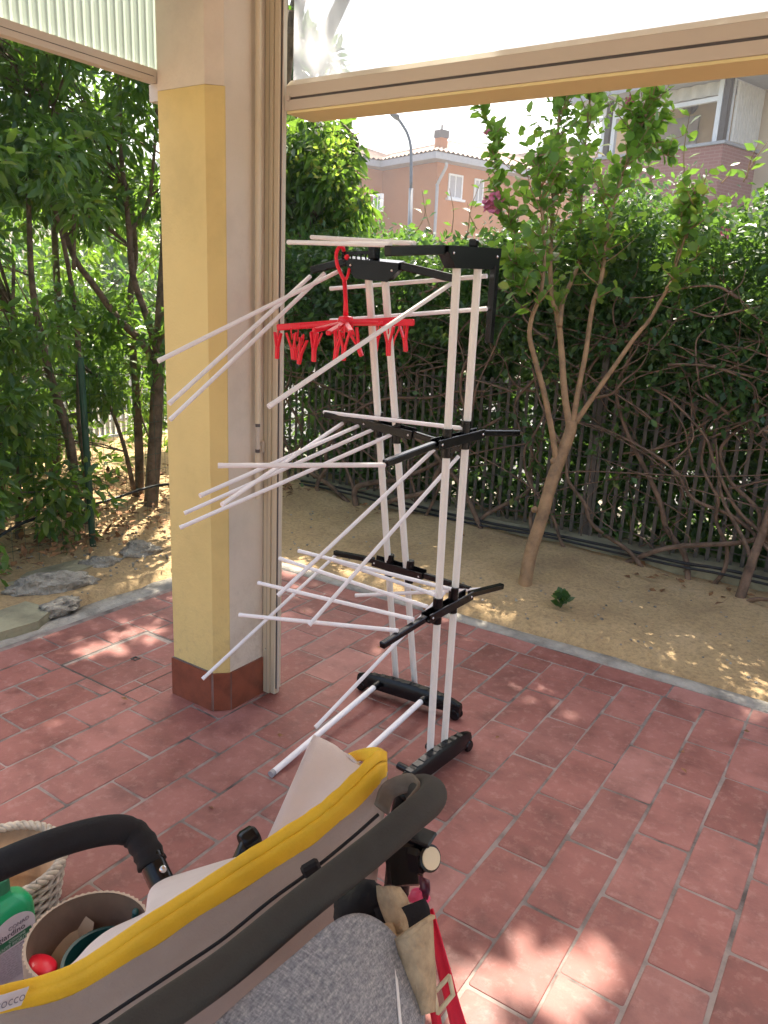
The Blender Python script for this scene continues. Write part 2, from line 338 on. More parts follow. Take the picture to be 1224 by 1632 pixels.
    def sheet(s, rows, th):
        """grid given thickness th along its normals (closed)"""
        m, n = len(rows), len(rows[0]); back = []
        for i in range(m):
            rr = []
            for k in range(n):
                du = rows[i][min(k+1, n-1)]-rows[i][max(k-1, 0)]; dv = rows[min(i+1, m-1)][k]-rows[max(i-1, 0)][k]
                nn = du.cross(dv); nn = nn.normalized() if nn.length > 1e-9 else Vector((0, 0, 1)); rr.append(rows[i][k]-nn*th)
            back.append(rr)
        o = len(s.v); s.grid(rows); o2 = len(s.v); s.v += [p for r in back for p in r]
        for i in range(m-1):
            for k in range(n-1): s.f.append((o2+i*n+k, o2+(i+1)*n+k, o2+(i+1)*n+k+1, o2+i*n+k+1))
        ed = [k for k in range(n)] + [i*n+n-1 for i in range(1, m)] + [(m-1)*n+k for k in range(n-2, -1, -1)] + [i*n for i in range(m-2, 0, -1)]
        for a, b in zip(ed, ed[1:]+ed[:1]): s.f.append((o+b, o+a, o2+a, o2+b))
        return s
    def build(s, name, mat, parent=None, smooth=False, auto=False):
        c = Vector((0, 0, 0))
        for v in s.v: c += v
        c /= max(1, len(s.v))
        me = bpy.data.meshes.new(name); me.from_pydata([v-c for v in s.v], [], s.f); me.update()
        if smooth:
            for p in me.polygons: p.use_smooth = True
        if auto:
            bm = bmesh.new(); bm.from_mesh(me)
            for e in bm.edges: e.smooth = not (len(e.link_faces) == 2 and e.calc_face_angle(0) > 0.6)
            for f_ in bm.faces: f_.smooth = True
            bm.to_mesh(me); bm.free()
        me.materials.append(M[mat] if isinstance(mat, str) else mat)
        o = bpy.data.objects.new(name, me); COL.objects.link(o); place(o, c, parent); return o
def place(o, c, parent):
    if parent is not None:
        o.parent = parent; o.location = Vector(c) - world_loc(parent)
    else: o.location = c
def world_loc(o):
    l = o.location.copy(); p = o.parent
    while p: l += p.location; p = p.parent
    return l
def empty(name, loc, label, cat, group=None):
    o = bpy.data.objects.new(name, None); COL.objects.link(o); o.location = loc; o.empty_display_size = 0.1
    tag(o, label, cat, group); return o
def tag(o, label=None, cat=None, group=None, kind=None):
    if label: o['label'] = label
    if cat: o['category'] = cat
    if group: o['group'] = group
    if kind: o['kind'] = kind
    return o
def inst(src, name, loc, parent=None, rot=None, scale=None):
    o = bpy.data.objects.new(name, src.data); COL.objects.link(o); place(o, loc, parent)
    if rot is not None: o.rotation_mode = 'QUATERNION'; o.rotation_quaternion = rot
    if scale is not None: o.scale = scale
    return o
def text_mesh(body, size, mat, name, parent, origin, ux, uy, align='LEFT', shear=0.0):
    cu = bpy.data.curves.new(name, 'FONT'); cu.body = body; cu.size = size; cu.align_x = align; cu.shear = shear; cu.resolution_u = 3; cu.extrude = 0.0002
    tmp = bpy.data.objects.new(name, cu); COL.objects.link(tmp); dg = bpy.context.evaluated_depsgraph_get(); dg.update()
    me = bpy.data.meshes.new_from_object(tmp.evaluated_get(dg)); bpy.data.objects.remove(tmp)
    ux = Vector(ux).normalized(); uy = Vector(uy).normalized(); uz = ux.cross(uy)
    vs = [Vector(origin)+ux*v.co.x+uy*v.co.y+uz*v.co.z for v in me.vertices]; fs = [tuple(p.vertices) for p in me.polygons]
    b = MB(); b.add(vs, fs); return b.build(name, mat, parent)

# leaves: arrays of centre, direction, normal, size -> one mesh
LEAF_T = {
 'fine': (np.array([[0,0,0],[0.5,0.28,0.05],[1,0,-0.10],[0.5,-0.28,0.05],[0.5,0,-0.02]]), [(0,4,1),(1,4,2),(2,4,3),(3,4,0)]),
 'long': (np.array([[0,0,0],[0.28,0.17,0.05],[0.68,0.15,0.03],[1,0,-0.12],[0.68,-0.15,0.03],[0.28,-0.17,0.05],[0.28,0,0],[0.68,0,-0.03]]),
          [(0,6,1),(1,6,7,2),(2,7,3),(3,7,4),(4,7,6,5),(5,6,0)]),
 'round': (np.array([[0,0,0],[0.22,0.30,0.07],[0.65,0.34,0.06],[1,0,-0.06],[0.65,-0.34,0.06],[0.22,-0.30,0.07],[0.28,0,0],[0.68,0,0]]),
          [(0,6,1),(1,6,7,2),(2,7,3),(3,7,4),(4,7,6,5),(5,6,0)]),
}
def leaves_mesh(name, shape, cen, dirn, nrm, size, tint, mat, parent=None, kind='stuff'):
    T, fs = LEAF_T[shape]; n = len(cen); nv = len(T)
    d = dirn/np.linalg.norm(dirn, axis=1, keepdims=True)
    s = np.cross(nrm, d); s /= np.linalg.norm(s, axis=1, keepdims=True)+1e-9; u = np.cross(d, s)
    V = cen[:, None, :] + size[:, None, None]*(T[None, :, 0:1]*d[:, None, :] + T[None, :, 1:2]*s[:, None, :] + T[None, :, 2:3]*u[:, None, :])
    V = V.reshape(-1, 3); c = V.mean(0); V = V-c
    loops = np.concatenate([np.array(f) for f in fs]); lens = np.array([len(f) for f in fs])
    L = (loops[None, :] + (np.arange(n)*nv)[:, None]).reshape(-1); counts = np.tile(lens, n); starts = np.concatenate([[0], np.cumsum(counts)[:-1]])
    me = bpy.data.meshes.new(name); me.vertices.add(len(V)); me.vertices.foreach_set('co', V.astype(np.float32).ravel())
    me.loops.add(len(L)); me.loops.foreach_set('vertex_index', L.astype(np.int32))
    me.polygons.add(len(counts)); me.polygons.foreach_set('loop_start', starts.astype(np.int32)); me.polygons.foreach_set('loop_total', counts.astype(np.int32))
    me.polygons.foreach_set('use_smooth', np.ones(len(counts), dtype=bool))
    me.update(calc_edges=True)
    a = me.attributes.new('tint', 'FLOAT', 'POINT'); a.data.foreach_set('value', np.repeat(tint, nv).astype(np.float32))
    me.materials.append(M[mat]); o = bpy.data.objects.new(name, me); COL.objects.link(o); place(o, Vector(c), parent)
    if kind: o['kind'] = kind
    return o
def rand_dirs(n, up=0.0, rng=RNG):
    v = rng.normal(size=(n, 3)); v /= np.linalg.norm(v, axis=1, keepdims=True); v[:, 2] += up; return v/np.linalg.norm(v, axis=1, keepdims=True)
def clumps(centres, radii, per, rng=RNG):
    """leaf points on and in small clumps"""
    C = np.repeat(np.array(centres), per, axis=0); R = np.repeat(np.array(radii), per)
    d = rand_dirs(len(C), 0, rng); r = R*np.cbrt(rng.random(len(C))); return C + d*r[:, None], d
def foliage(name, shape, pts, out, size, mat, parent, droop=0.3, tintbias=0.0, rng=RNG, kind='stuff', upn=0.8):
    n = len(pts); d = out*0.6 + rand_dirs(n, 0, rng)*0.7; d[:, 2] -= droop
    nm = rand_dirs(n, 0, rng)*0.8; nm[:, 2] += upn
    sz = size*(0.6+0.7*rng.random(n)); tint = np.clip(rng.beta(2, 2.6, n)+tintbias, 0, 1)
    return leaves_mesh(name, shape, np.asarray(pts), d, nm, sz, tint, mat, parent, kind)

# ================================================================== THE SETTING
g = MB(); g.box((-400, -400, -0.5), (400, 400, -0.06)); tag(g.build('ground', 'ground'), kind='structure')
# garden soil: an uneven sheet, sunk under the patio
def soil():
    b = MB(); rows = []; nx, ny = 150, 100
    for i in range(ny+1):
        y = -2.0 + 7.1*i/ny; r = []
        for k in range(nx+1):
            x = -6.6 + 8.6*k/nx
            z = 0.014*math.sin(2.1*x+1.3*y)+0.010*math.sin(5.3*x-3.7*y+1)+0.006*math.sin(13*x+9*y)+random.uniform(-0.005, 0.005)
            z += 0.012
            if x < -3.25: z += min(0.10, (-3.25-x)*0.10)
            if y > 3.55: z += min(0.05, (y-3.55)*0.05)
            if x > -3.22 and y < 3.36: z = -0.05
            elif x > -3.27 and y < 3.42: z = min(z, -0.004)
            r.append(Vector((x, y, z)))
        rows.append(r)
    b.grid(rows); return b.build('garden_soil', 'soil', smooth=True)
tag(soil(), kind='structure')
b = MB(); b.box((-60, 6.6, -0.2), (60, 13.5, -0.03)); tag(b.build('road', 'road'), kind='structure')
b = MB(); b.box((-13.0, -30, -0.2), (-7.2, 6.5, -0.02)); tag(b.build('side_road', 'ground'), kind='structure')

# patio: mortar bed, tiles one by one
PX0, PX1, PY1 = -3.07, 1.2, 3.24
patio = MB().box((PX0-0.005, -2.2, -0.2), (4.2, PY1+0.003, -0.0016)).build('patio_floor', 'mortar'); tag(patio, kind='structure')
def tile_mesh(seed, w=0.154, l=0.314, irr=0.003):
    r = random.Random(seed); b = MB(); n = 6; pts = []
    cs = [(-w/2, -l/2), (w/2, -l/2), (w/2, l/2), (-w/2, l/2)]; cs = [(x+r.uniform(-irr, irr), y+r.uniform(-irr, irr)) for x, y in cs]
    ring = []
    for i in range(4):
        x0, y0 = cs[i]; x1, y1 = cs[(i+1) % 4]; px, py = cs[i-1]
        rr = 0.007
        ux, uy = (x1-x0), (y1-y0); L = math.hypot(ux, uy); vx, vy = (px-x0), (py-y0); L2 = math.hypot(vx, vy)
        ring.append((x0+vx/L2*rr, y0+vy/L2*rr)); ring.append((x0+(ux/L+vx/L2)*rr*0.3, y0+(uy/L+vy/L2)*rr*0.3)); ring.append((x0+ux/L*rr, y0+uy/L*rr))
        if i % 2: ring.append(((x0+x1)/2+r.uniform(-irr, irr)*0.6, (y0+y1)/2))
    k = len(ring); c = 0.965
    def inset(p, d): L = math.hypot(p[0]/w, p[1]/l); return (p[0]-math.copysign(d, p[0])*min(1, abs(p[0])/(w*0.3)), p[1]-math.copysign(d, p[1])*min(1, abs(p[1])/(l*0.3)))
    vs = [(x, y, -0.02) for x, y in ring] + [(x, y, -0.0018) for x, y in ring] + [(*inset(p, 0.0016), -0.0003) for p in ring] + [(*inset(p, 0.005), 0.0) for p in ring]
    fs = []
    for j in range(3):
        for i in range(k): fs.append((j*k+i, j*k+(i+1) % k, (j+1)*k+(i+1) % k, (j+1)*k+i))
    fs.append(tuple(range(3*k, 4*k))); b.add(vs, fs); return b
VARI = [tile_mesh(s).build('tile', 'tile', smooth=False) for s in range(7)]
TZ = VARI[0].location.z
for v in VARI: bpy.data.objects.remove(v)
VM = [m for m in bpy.data.meshes if m.name.startswith('tile')]
def mk_tile(cx, cy, sx, sy, long_y=True, parent=None):
    o = bpy.data.objects.new('tile', random.choice(VM)); COL.objects.link(o)
    z = random.uniform(-0.0003, 0.0008); par = parent or patio
    place(o, (cx, cy, z+TZ), par)
    if long_y: o.scale = (sx/0.154, sy/0.314, 1); o.rotation_euler = (random.uniform(-.002, .002), random.uniform(-.003, .003), random.choice((0, math.pi))+random.uniform(-.008, .008))
    else: o.scale = (sy/0.154, sx/0.314, 1); o.rotation_euler = (random.uniform(-.002, .002), random.uniform(-.002, .002), math.pi/2+random.uniform(-.006, .006))
    return o
MH = (-2.735, 1.735, -2.33, 2.19)            # manhole cover
cover = MB().box((MH[0], MH[1], -0.15), (MH[2], MH[3], -0.0015)).build('manhole_cover', 'mortar')
tag(cover, 'square tiled manhole cover set in the floor left of column', 'manhole cover')
b = MB(); w = 0.006
for (lo, hi) in (((MH[0], MH[1]), (MH[2], MH[1]+w)), ((MH[0], MH[3]-w), (MH[2], MH[3])), ((MH[0], MH[1]+w), (MH[0]+w, MH[3]-w)), ((MH[2]-w, MH[1]+w), (MH[2], MH[3]-w))):
    b.box((*lo, -0.02), (*hi, -0.0005))
b.build('cover_frame', 'dark_metal', cover)
hp = gz(216, 1050); hb = MB()
for dx, dy, sx, sy in ((0, -.011, .032, .006), (0, .011, .032, .006), (-.013, 0, .006, .016), (.013, 0, .006, .016)): hb.box((hp.x+dx-sx/2, hp.y+dy-sy/2, -.004), (hp.x+dx+sx/2, hp.y+dy+sy/2, .0035))
hb.build('lifting_ring', 'dark_metal', cover)
PT, PL = 0.1633, 0.3225
cells = []; ncol = 0; stuff_tiles = MB()
k = -17
while True:
    x0 = -0.43 + PT*k; x1 = x0+PT
    if x0 > 3.9: break
    ph = 1.356 if (k % 2) else 1.356+PL/2
    j = -11
    while True:
        y0 = ph + PL*j; y1 = y0+PL; j += 1
        if y0 > 3.05: break
        if y1 > 3.06: y1 = 3.106
        cells.append((max(x0, PX0), max(y0, -2.15), min(x1, 4.15), y1))
        if y1 == 3.106: break
    k += 1
def seen(c):
    px, py = project(((c[0]+c[2])/2, (c[1]+c[3])/2, 0)); dd = depth(((c[0]+c[2])/2, (c[1]+c[3])/2, 0))
    return dd > 0.2 and -60 < px < 1290 and 600 < py < 1720
def subtract(c, r):
    out = []; x0, y0, x1, y1 = c; a0, b0, a1, b1 = r
    if x1 <= a0 or x0 >= a1 or y1 <= b0 or y0 >= b1: return [c], None
    if y0 < b0: out.append((x0, y0, x1, b0)); y0 = b0
    if y1 > b1: out.append((x0, b1, x1, y1)); y1 = b1
    if x0 < a0: out.append((x0, y0, a0, y1)); x0 = a0
    if x1 > a1: out.append((a1, y0, x1, y1)); x1 = a1
    return out, (x0, y0, x1, y1)
J = 0.0085
for c in cells:
    outs, ins = subtract(c, MH)
    if ins and ins[2]-ins[0] > 0.03 and ins[3]-ins[1] > 0.03:
        mk_tile((ins[0]+ins[2])/2, (ins[1]+ins[3])/2, ins[2]-ins[0]-J, ins[3]-ins[1]-J, True, cover)
    for q in outs:
        wx, wy = q[2]-q[0]-J, q[3]-q[1]-J
        if wx < 0.02 or wy < 0.02: continue
        if seen(q): mk_tile((q[0]+q[2])/2, (q[1]+q[3])/2, wx, wy)
        else: stuff_tiles.box((q[0]+J/2, q[1]+J/2, -0.02), (q[2]-J/2, q[3]-J/2, random.uniform(-.001, .001)))
x = -0.266-0.3165*9
while x < 3.9:
    q = (max(x, PX0), 3.106, x+0.3165, 3.24)
    if seen(q): mk_tile((q[0]+q[2])/2, 3.173, q[2]-q[0]-J, 0.134-J, False)
    else: stuff_tiles.box((q[0]+J/2, q[1]+J/2, -0.02), (q[2]-J/2, q[3]-J/2, 0))
    x += 0.3165
tag(stuff_tiles.build('tile_field', 'tile', patio), kind='stuff')
# kerb strip
def kerb(name, x0, y0, x1, y1, along_x):
    b = MB(); n = 60; rows = []
    for i in range(n+1):
        u = i/n; j1 = random.uniform(-.008, .008); j2 = random.uniform(-.012, .012)
        if along_x: x = x0+(x1-x0)*u; pts = [(x, y0, -.1), (x, y0, -.002), (x, (y0+y1)/2, .004+random.uniform(-.002, .002)), (x, y1+j2, .002), (x, y1+j2+.01, -.1)]
        else: y = y0+(y1-y0)*u; pts = [(x1, y, -.1), (x1, y, -.002), ((x0+x1)/2, y, .004+random.uniform(-.002, .002)), (x0+j2, y, .002), (x0+j2-.01, y, -.1)]
        rows.append([Vector(p) for p in pts])
    b.grid(rows); o = b.build(name, 'kerb', smooth=True); tag(o, kind='structure'); return o
kerb('kerb_front', -3.20, 3.247, 4.2, 3.335, True); kerb('kerb_left', -3.195, -2.2, -3.08, 3.243, False)

# ================================================================== PORCH
cx0, cx1, cy0, cy1 = -2.178, -1.921, 1.870, 2.13; ch = 0.042
def col_prism(e, z0, z1):
    pts = [(cx0-e, cy0-e), (cx1-ch, cy0-e), (cx1+e, cy0+ch), (cx1+e, cy1+e), (cx0-e, cy1+e)]
    b = MB(); n = len(pts); b.add([(x, y, z0) for x, y in pts]+[(x, y, z1) for x, y in pts], [tuple(range(n-1, -1, -1)), tuple(range(n, 2*n))]+[(i, (i+1) % n, n+(i+1) % n, n+i) for i in range(n)]); return b
colm = empty('porch_column', (-2.05, 2.0, 0), 'square porch column with yellow front face and red tiled foot', 'column')
# inner half (cream) and front shell (yellow)
pts = [(cx0, cy0+.03), (cx1-ch-.002, cy0+.03), (cx1, cy0+ch+.002), (cx1, cy1), (cx0, cy1)]
b = MB(); n = 5; b.add([(x, y, 0) for x, y in pts]+[(x, y, 2.72) for x, y in pts], [tuple(range(n-1, -1, -1)), tuple(range(n, 2*n))]+[(i, (i+1) % n, n+(i+1) % n, n+i) for i in range(n)])
b.build('shaft', 'cream', colm)
def front(z0, z1, name, mat):
    ps = [(cx0-.001, cy0+.032), (cx0-.001, cy0), (cx1-ch, cy0), (cx1+.0012, cy0+ch), (cx1+.0012, cy0+ch+.004), (cx1-ch, cy0+.034)]
    b = MB(); n = len(ps); b.add([(x, y, z0) for x, y in ps]+[(x, y, z1) for x, y in ps], [tuple(range(n-1, -1, -1)), tuple(range(n, 2*n))]+[(i, (i+1) % n, n+(i+1) % n, n+i) for i in range(n)]); return b.build(name, mat, colm)
front(0.155, 2.168, 'yellow_face', 'yellow'); front(2.169, 2.72, 'upper_face', 'cream')
e = 0.008; sk = 0.157
def skirt(ps, name='skirting_tile'):
    b = MB(); n = len(ps); b.add([(x, y, 0) for x, y in ps]+[(x, y, sk+random.uniform(-.002, .002)) for x, y in ps], [tuple(range(n-1, -1, -1)), tuple(range(n, 2*n))]+[(i, (i+1) % n, n+(i+1) % n, n+i) for i in range(n)]); b.build(name, 'skirt', colm)
skirt([(cx0-e, cy0-e), (cx1-ch-.004, cy0-e), (cx1-ch-.004, cy0+.01), (cx0-e, cy0+.01)])
skirt([(cx1-ch, cy0-e), (cx1+e, cy0+ch), (cx1-.005, cy0+ch+.005), (cx1-ch-.003, cy0+.007)])
skirt([(cx1+e, cy0+ch+.005), (cx1+e, 2.092), (cx1-.01, 2.092), (cx1-.01, cy0+ch+.008)])
g1 = MB(); g1.box((cx1-ch-.006, cy0-e+.0015, 0), (cx1-ch+.004, cy0+.012, sk-.002)); g1.box((cx1-.006, cy0+ch-.002, 0), (cx1+e-.0015, cy0+ch+.008, sk-.002)); g1.box((cx0-e+.002, cy0-e+.003, sk), (cx1-ch, cy0+.01, sk+.004))
g1.build('grout', 'mortar', colm)

# window frame standing against the column: profiles, strip, rod, latch
fr = empty('sliding_window_frame', (-1.88, 2.13, 0), 'cream aluminium window frame standing against the column', 'window frame')
fb = MB(); X0, X1 = -1.917, -1.853
fb.box((X0, 2.095, 0.004), (X0+.032, 2.165, 2.72)); fb.build('fixed_profile', 'alu', fr)
MB().box((X0+.0335, 2.100, 0.004), (X1-.006, 2.128, 2.72), bev=.003).build('sliding_profile', 'alu', fr)
MB().box((X1-.005, 2.104, 0.03), (X1-.001, 2.120, 2.72)).build('gasket', 'gasket_shade', fr)
MB().box((X1, 2.106, 0.02), (X1+.004, 2.116, 2.72)).build('edge_strip', 'alu_pale', fr)
gr = MB()
for xx in (X0+.018,): gr.box((xx, 2.0943, .01), (xx+.0008, 2.0947, 2.7))
gr.build('groove', 'gasket_shade', fr)  # dark strip laid on the profile face as painted groove shade
rod = MB(); RX, RY = cx1+.020, 2.045
zt = gx(404, 130, RX).z; za = gx(404, 592, RX).z; zb = gx(404, 676, RX).z; zc = gx(404, 796, RX).z
rodp = MB(); rodp.tube([(RX, RY, 2.7), (RX, RY, zb)], .0105, 10); rr_ = rodp.build('crank_rod', 'alu', fr, smooth=False, auto=True)
MB().tube([(RX, RY, zb), (RX, RY, zb-.11)], .0075, 10).build('rod_socket', 'alu_pale', fr, auto=True)
MB().tube([(RX, RY, zb-.11), (RX, RY, zc)], .0105, 10).build('crank_handle', 'alu', fr, auto=True)
cl = MB()
for z in (zb-.006, zb-.1): cl.tube([(RX, RY, z+.006), (RX, RY, z-.006)], .0085, 10)
cl.build('rod_clip', 'gasket_shade', fr)
lp = gy(419, 711, 2.095); lt = MB(); lt.box((lp.x-.008, 2.082, lp.z-.022), (lp.x+.012, 2.0945, lp.z+.022), bev=.003); lt.box((lp.x-.012, 2.070, lp.z-.014), (lp.x+.006, 2.0819, lp.z+.012), bev=.003)
lt.build('latch', 'alu_pale', fr)
MB().lathe([(0.004, 0), (0.004, .002)], (X0+.016, 2.0948, gy(427, 1035, 2.095).z), Vector((0, -1, 0)), 8).build('screw', 'steel', fr)

# beam across the opening
bm_ = empty('porch_beam', (-0.4, 2.15, 2.16), 'long cream beam with dark groove and yellow underside over the opening', 'beam')
BX0, BX1 = -1.846, 4.2
b = MB(); b.box((BX0, 2.116, 2.172), (BX1, 2.20, 2.206)); b.build('upper_profile', 'alu_pale', bm_)
b = MB(); b.box((BX0, 2.119, 2.163), (BX1, 2.19, 2.1719)); b.build('groove', 'gasket_shade', bm_)
b = MB(); b.box((BX0, 2.112, 2.132), (BX1, 2.20, 2.1629)); b.build('lower_profile', 'alu_pale', bm_)
b = MB(); b.box((BX0+.004, 2.118, 2.124), (BX1, 2.25, 2.1315)); b.build('soffit_board', 'soffit', bm_)
b = MB(); b.add([(BX0, 2.116, 2.2065), (BX1, 2.116, 2.2065), (BX1, 2.14, 2.228), (BX0, 2.14, 2.228), (BX0, 2.19, 2.2065), (BX1, 2.19, 2.2065)], [(0, 1, 2, 3), (3, 2, 5, 4), (0, 4, 5, 1), (0, 3, 4), (1, 5, 2)]); b.build('glazing_bead', 'alu', bm_)
MB().box((BX0+.002, 2.106, 2.160), (BX0+.022, 2.1155, 2.176), bev=.002).build('end_clip', 'alu_pale', bm_)
# pane over the beam
pane = MB().box((BX0+.003, 2.148, 2.2285), (4.2, 2.152, 2.72)).build('transom_pane', 'glass'); tag(pane, 'dusty glass pane above the long beam', 'glass pane')
# roof and house wall behind the camera
rf = MB().box((-2.225, -1.2, 2.722), (4.4, 2.30, 2.9)).build('porch_roof', 'plaster'); tag(rf, 'flat plastered roof over the porch above the column', 'roof')

# ribbed panel on the left opening
rp = empty('ribbed_side_panel', (-2.2, 0.6, 2.2), 'ribbed translucent panel hanging at the upper left beside the column', 'panel')
b = MB(); rows = []
for z in (2.235, 2.72):
    r = []; y = 1.905; i = 0
    while y > -1.6:
        off = (0, .006, .006, 0)[i % 4]; r.append(Vector((-2.2+off, y, z))); y -= (.004, .017, .004, .004)[i % 4]; i += 1
    rows.append(r)
b.sheet(rows, .0015); b.build('sheet', 'ribbed', rp)
b = MB(); b.box((-2.214, -1.6, 2.192), (-2.183, 1.93, 2.232)); b.build('bottom_rail', 'alu_pale', rp)
MB().box((-2.222, 1.872, 2.14), (-2.179, 1.93, 2.191)).build('rail_bracket', 'alu_pale', rp)
MB().box((-2.1825, -1.6, 2.209), (-2.1815, 1.86, 2.2105)).build('rail_groove_shade', 'gasket_shade', rp)  # dark strip on the rail face, shade of a groove as colour

# ================================================================== GARDEN, LEFT SIDE
def rock(px, py, sx, sy, sz, rot, label, seed, mat='stone'):
    p = gz(px, py, 0.02); r = random.Random(seed); bm = bmesh.new(); bmesh.ops.create_icosphere(bm, subdivisions=4, radius=1)
    ph = [r.uniform(0, 6) for _ in range(6)]; m = Matrix.Rotation(rot, 3, 'Z')
    for v in bm.verts:
        c = v.co.copy(); k = 1+0.18*math.sin(3*c.x+ph[0])*math.sin(2.6*c.y+ph[1])+0.10*math.sin(7*c.z+5*c.x+ph[2])+0.07*math.sin(11*c.y+9*c.z+ph[3])+.10*noise.noise(c*3+Vector(ph[:3]))+.07*noise.noise(c*7+Vector(ph[:3]))+.045*noise.noise(c*16)
        v.co = m @ Vector((c.x*k*sx, c.y*k*sy, c.z*k*sz))
    me = bpy.data.meshes.new('rock'); bm.to_mesh(me); bm.free(); me.materials.append(M[mat])
    for q in me.polygons: q.use_smooth = (q.index % 3 != 0)
    o = bpy.data.objects.new('rock', me); COL.objects.link(o); o.location = p + Vector((0, 0, sz*0.35)); tag(o, label, 'rock', 'rocks along the left bed'); return o
rock(85, 942, .20, .085, .075, rad(72), 'long pale rock lying along the mossy slab', 1)
rock(95, 972, .11, .06, .04, rad(80), 'small low rock in front of the long pale rock', 2)
rock(160, 905, .11, .06, .05, rad(70), 'grey middle rock between the slab and the pointed rock', 3)
rock(222, 886, .13, .075, .06, rad(75), 'rugged rock nearest the column at end of row', 4)
rock(194, 858, .05, .03, .03, rad(20), 'little round stone near the tree trunk behind rocks', 5)
def slab(pts, z0, z1, label):
    b = MB(); n = len(pts); b.add([(x, y, z0) for x, y in pts]+[(x, y, z1) for x, y in pts], [tuple(range(n-1, -1, -1)), tuple(range(n, 2*n))]+[(i, (i+1) % n, n+(i+1) % n, n+i) for i in range(n)])
    o = b.build('stone_slab', 'slab'); tag(o, label, 'slab', 'stone slabs at the left edge'); return o
def q2(*pp): return [(gz(*p, 0.06).x, gz(*p, 0.06).y) for p in pp]
slab(q2((-60, 915), (45, 938), (170, 893), (70, 878)), -.05, .06, 'mossy flat slab behind the long pale rock')
slab(q2((-60, 1020), (60, 985), (85, 965), (-20, 938)), -.05, .045, 'grey broken slab at the lower left beside the kerb')

# green fence post with wire mesh
gp = empty('wire_fence', (-3.77, 2.65, 0), 'green wire mesh fence with one round green post', 'fence')
MB().tube([(-3.77, 2.655, -.05), (-3.77, 2.642, 1.17)], .019, 10).build('post', 'green_post', gp, auto=True)
wm = MB()
for i in range(12):
    z = .06 + .1*i; wm.tube([(-3.80, 0.6, z), (-3.785, 2.65, z), (-3.795, 4.5, z)], .0013, 4, cap=False)
y = 0.6
while y < 4.5:
    wm.tube([(-3.79, y, .0), (-3.79, y, 1.17)], .0011, 4, cap=False); y += .075
tag(wm.build('wire_mesh', 'green_post', gp), kind='stuff')

# irrigation hose on the left
hp_ = [gx(a, c, -3.95) for a, c in ((-40, 880), (40, 832), (120, 812), (180, 795), (245, 775), (300, 770))]
o = MB().tube(catmull(hp_, 6), .009, 8).build('irrigation_hose', 'hose', smooth=True); tag(o, 'black irrigation hose slung between the left shrubs', 'hose')

# low boundary wall and white railing across the side lane
lw = MB().box((-6.4, -3, -0.2), (-6.2, 5.2, .16)).build('low_wall', 'kerb'); tag(lw, 'low concrete wall behind the left shrubs', 'wall')
rl = empty('white_railing', (-6.3, 2.5, 0), 'pale vertical bar railing on the low wall behind left shrubs', 'railing')
bar = None; y = 1.2; 
while y < 5.0:
    if bar is None: bar = MB().box((-6.312, y-.014, .17), (-6.288, y+.014, 1.12)).build('railing_bar', 'white_metal', rl); bz = bar.location.z
    else: inst(bar, 'railing_bar', (-6.3, y, .645), rl)
    y += .062
for z in (.30, 1.02): MB().box((-6.33, 0.9, z-.012), (-6.3125, 5.1, z+.012)).build('rail', 'white_metal', rl)

def branch(mb, pts, r0, r1, n=8, sub=5): 
    P = catmull(pts, sub); mb.tube(P, lerpl([r0, r1], len(P)), n)
def limb_px(pts, X): return [gx(a, c, X) for a, c in pts]

# left shrubs: each its own trunk, limbs and crown
SUNHOLES = [(gz(205, 1030), .26), (gz(60, 1160), .15), (gz(165, 1180), .12), (gz(265, 990), .12)]
def shrub(name, label, base, trunks, crown_pts, radii, per, size, mat='laurel', shape='long', group='tall evergreen shrubs on the left', bark='bark', droop=.35, bias=0.0, twigs=True, indiv=0):
    keep = [i for i, c in enumerate(crown_pts) if not any(math.hypot(c[0]+.294*c[2]-h[0], c[1]-.578*c[2]-h[1]) < r for h, r in SUNHOLES)]
    crown_pts = [crown_pts[i] for i in keep]; radii = [radii[i] for i in keep]
    t = empty(name, base, label, 'tree', group); tb = MB(); ends = []
    for (P, r0, r1) in trunks: branch(tb, P, r0, r1); ends += [Vector(p) for p in P[1:]]
    if twigs:
        for c in crown_pts[::2]:
            c = Vector(c); e_ = min(ends, key=lambda q: (q-c).length+max(0, q.z-c.z)*3)
            if (e_-c).length < 2.2: branch(tb, [e_, e_.lerp(c, .5)+Vector((random.uniform(-.08, .08), random.uniform(-.08, .08), .05)), c], .007, .003, 4, 3)
    tb.build('trunk', bark, t, smooth=True)
    P, d = clumps([tuple(c) for c in crown_pts], radii, per)
    if indiv:
        dp_ = np.array([depth(p) for p in P]); o_ = np.argsort(dp_); near = o_[:indiv]; P2, d2_ = P[near], d[near]; P, d = P[o_[indiv:]], d[o_[indiv:]]
        single_leaves(shape, P2, d2_, size, mat, t, droop)
    foliage('crown', shape, P, d, size, mat, t, droop, bias)
    return t
LEAFDATA = {}
